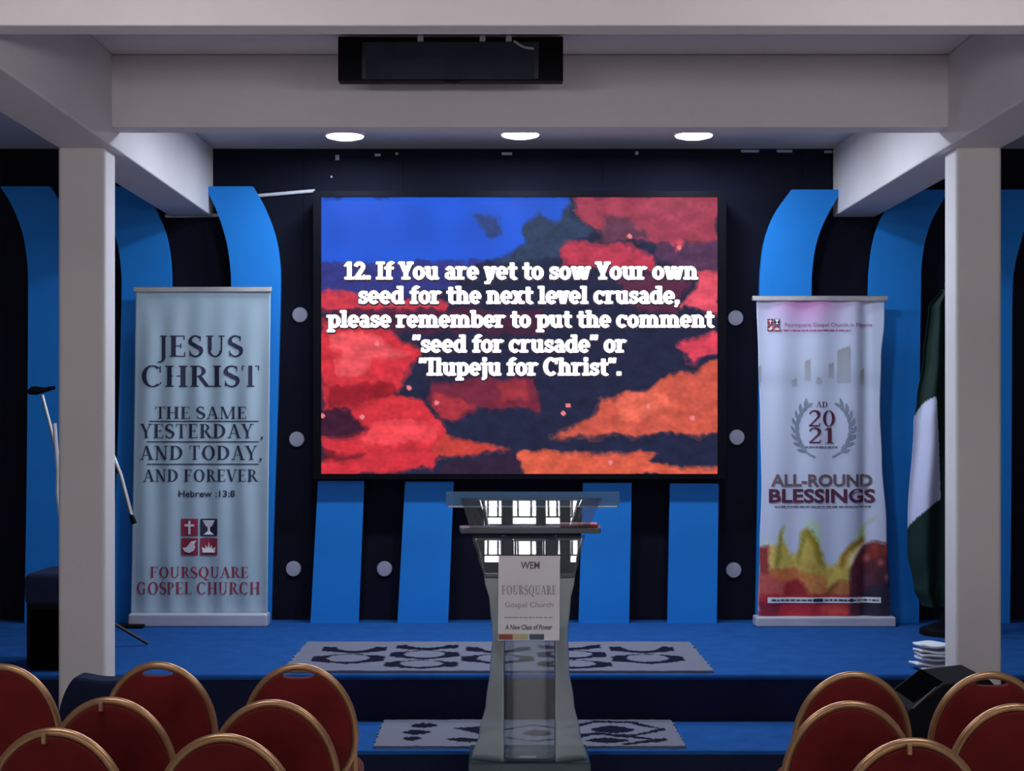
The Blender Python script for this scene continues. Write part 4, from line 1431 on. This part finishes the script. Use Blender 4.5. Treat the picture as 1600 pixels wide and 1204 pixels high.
# folded white papers on the stage edge
for k, (z0, lab) in enumerate(((STAGE, 'folded white paper bundle on the stage by the right column, lower one'), (STAGE + 0.063, 'folded white paper bundle on the stage by the right column, upper one'))):
    d0 = 7.02
    xa, xb = P(1436 + 3 * k, 0, d0).x, P(1502, 0, d0).x
    o = None
    t = thing('paper_bundle', lab, 'paper', ((xa + xb) / 2, d0 + 0.08, z0), 'folded white papers by the right column')
    for s in range(3):
        z = z0 + 0.017 * s
        rr = random.Random(k * 10 + s)
        ja = rr.uniform(-0.016, 0.018)

        def leaf(u, v, z=z, ja=ja, rr=rr, s=s, k=k):
            x = xa + ja + 0.012 * noise.noise(Vector((v * 8, s, k))) * (1 - u) + (xb - xa - ja) * u
            y = d0 + 0.006 * s + 0.13 * v
            zz = z + 0.013 + 0.005 * math.sin(u * 7 + s + v * 3) * (1 if s else 0.3) + 0.005 * (1 - u)
            return Vector((x, y, zz))
        mb = MB().grid(leaf, 14, 8)
        part(mb, 'folded_sheet', M['paper'], t, smooth=True, solid=-0.011)

# ================================================================== BANQUET CHAIRS
H = 0.86


def back_outline(n=64, inset=0.0):
    """oval back in x-z, centre (0, 0.60)"""
    pts = []
    for k in range(n):
        a = 2 * PI * k / n
        x = 0.190 * math.cos(a)
        z = 0.62 + (0.24 if math.sin(a) > 0 else 0.20) * math.sin(a)
        dx, dz = x, z - 0.61
        l = math.hypot(dx, dz)
        pts.append((x - dx / l * inset, z - dz / l * inset))
    return pts


def lean(z):
    return -0.16 * (z - 0.42)


def make_chair(notch, label):
    t = thing('banquet_chair', label, 'chair', (0, 0, 0), 'red banquet chairs facing the stage')
    fo = back_outline(64, 0.0125)
    MB().tube([(x, lean(z), z) for x, z in fo], 0.0125, 10, closed=True).build('back_frame', M['gold'], t, smooth=True)
    po = []
    for x, z in back_outline(96, 0.022):
        if notch and z > 0.6 and abs(x) < 0.055:
            z -= 0.024 * (1 - (x / 0.055) ** 2) ** 0.6
        po.append((x, z))
    n = len(po)
    mb = MB()
    rings = [(1.0, 0.010), (0.985, 0.016), (0.93, 0.021), (0.6, 0.026), (0.2, 0.028)]
    vs = []
    for sgn in (-1, 1):
        for r, th in rings:
            for x, z in po:
                xx, zz = x * r, 0.61 + (z - 0.61) * r
                vs.append((xx, lean(zz) + sgn * th, zz))
        vs.append((0, lean(0.61) + sgn * 0.028, 0.61))
    fs = []
    R = len(rings)
    for b in (0, R * n + 1):
        for i in range(R - 1):
            for k in range(n):
                l = (k + 1) % n
                fs.append((b + i * n + k, b + i * n + l, b + (i + 1) * n + l, b + (i + 1) * n + k))
        for k in range(n):
            fs.append((b + (R - 1) * n + k, b + (R - 1) * n + (k + 1) % n, b + R * n))
    o2 = R * n + 1
    for k in range(n):
        l = (k + 1) % n
        fs.append((k, l, o2 + l, o2 + k))
    mb.add(vs, fs)
    mb.build('backrest', M['velvet'], t, smooth=True)
    # seat pad: rounded square, domed
    mb = MB()
    vs, fs = [], []
    N = 40
    lev = [(0.97, 0.425), (1.0, 0.445), (0.99, 0.462), (0.93, 0.476), (0.6, 0.486), (0.15, 0.489)]
    for r, z in lev:
        for k in range(N):
            a = 2 * PI * k / N
            c, s_ = math.cos(a), math.sin(a)
            q = (abs(c) ** 4 + abs(s_) ** 4) ** -0.25
            vs.append((0.185 * r * q * c, 0.185 + 0.165 * r * q * s_, z))
    for i in range(len(lev) - 1):
        for k in range(N):
            l = (k + 1) % N
            fs.append((i * N + k, i * N + l, (i + 1) * N + l, (i + 1) * N + k))
    fs.append(tuple(range(N)))
    fs.append(tuple(range((len(lev) - 1) * N, len(lev) * N)))
    mb.add(vs, fs)
    mb.build('seat', M['velvet'], t, smooth=True)
    ring = []
    for k in range(32):
        a = 2 * PI * k / 32
        c, s_ = math.cos(a), math.sin(a)
        q = (abs(c) ** 4 + abs(s_) ** 4) ** -0.25
        ring.append((0.172 * q * c, 0.185 + 0.152 * q * s_, 0.412))
    MB().tube(ring, 0.011, 8, closed=True).build('seat_frame', M['gold'], t, smooth=True)
    for sx in (-1, 1):
        MB().tube([(sx * 0.172, -0.006, 0.60), (sx * 0.172, 0.006, 0.42), (sx * 0.176, -0.03, 0.0)], 0.011, 8).build('leg', M['gold'], t, smooth=True)
        MB().tube([(sx * 0.165, 0.325, 0.412), (sx * 0.172, 0.340, 0.36), (sx * 0.176, 0.350, 0.0)], 0.011, 8).build('leg', M['gold'], t, smooth=True)
        MB().tube([(sx * 0.174, -0.015, 0.17), (sx * 0.174, 0.346, 0.17)], 0.008, 8).build('stretcher', M['gold'], t, smooth=True)
    return t


def copy_chair(src, label):
    r = src.copy()
    COL.objects.link(r)
    r['label'] = label
    for ch in list(src.children):
        c = ch.copy()
        COL.objects.link(c)
        c.parent = r
    return r


CH = [  # apex px, apex py, handle gap in the pad, gold tab, label
    (1, 1036, 0, 0, 'red round-backed chair cut by the left edge of the photo, in the front row'),
    (247, 1033, 1, 0, 'red round-backed chair in the front row, beside the navy armchair'),
    (466, 1036, 1, 0, 'red round-backed chair in the front row at the left, nearest the lectern'),
    (172, 1088, 0, 1, 'red round-backed chair in the second row, left of the other one there on the left'),
    (424, 1092, 0, 0, 'red round-backed chair in the second row, left side and nearest the lectern'),
    (84, 1136, 0, 1, 'red round-backed chair at the lower left corner, in the rear row'),
    (351, 1145, 0, 0, 'dark red chair in the rear row on the left, right of the corner one'),
    (1335, 1048, 0, 0, 'red round-backed chair in the front row on the right, nearest the lectern'),
    (1551, 1048, 1, 0, 'red round-backed chair in the front row, before the right column'),
    (1330, 1094, 0, 0, 'red round-backed chair in the second row on the right, nearest the lectern'),
    (1590, 1098, 0, 0, 'red round-backed chair in the second row, cut by the right edge of the photo'),
    (1430, 1152, 0, 1, 'red round-backed chair with brightest gold rim in the rear row on the right'),
]
protos = {}
for px, py, notch, tab, lab in CH:
    if notch not in protos:
        c = protos[notch] = make_chair(notch, lab)
    else:
        c = copy_chair(protos[notch], lab)
    d = (EYE - H) * FPX / (py - VY)
    top = lean(H)
    c.location = ((px - VX) * d / FPX, d - top, 0)
    c.rotation_euler = (0, 0, random.uniform(-0.04, 0.04))
    if tab:
        z = H - 0.04
        MB().box(-0.022, -0.012, lean(z) - 0.034, lean(z) - 0.02, z + 0.004, z + 0.028).build('tab', M['gold'], c)
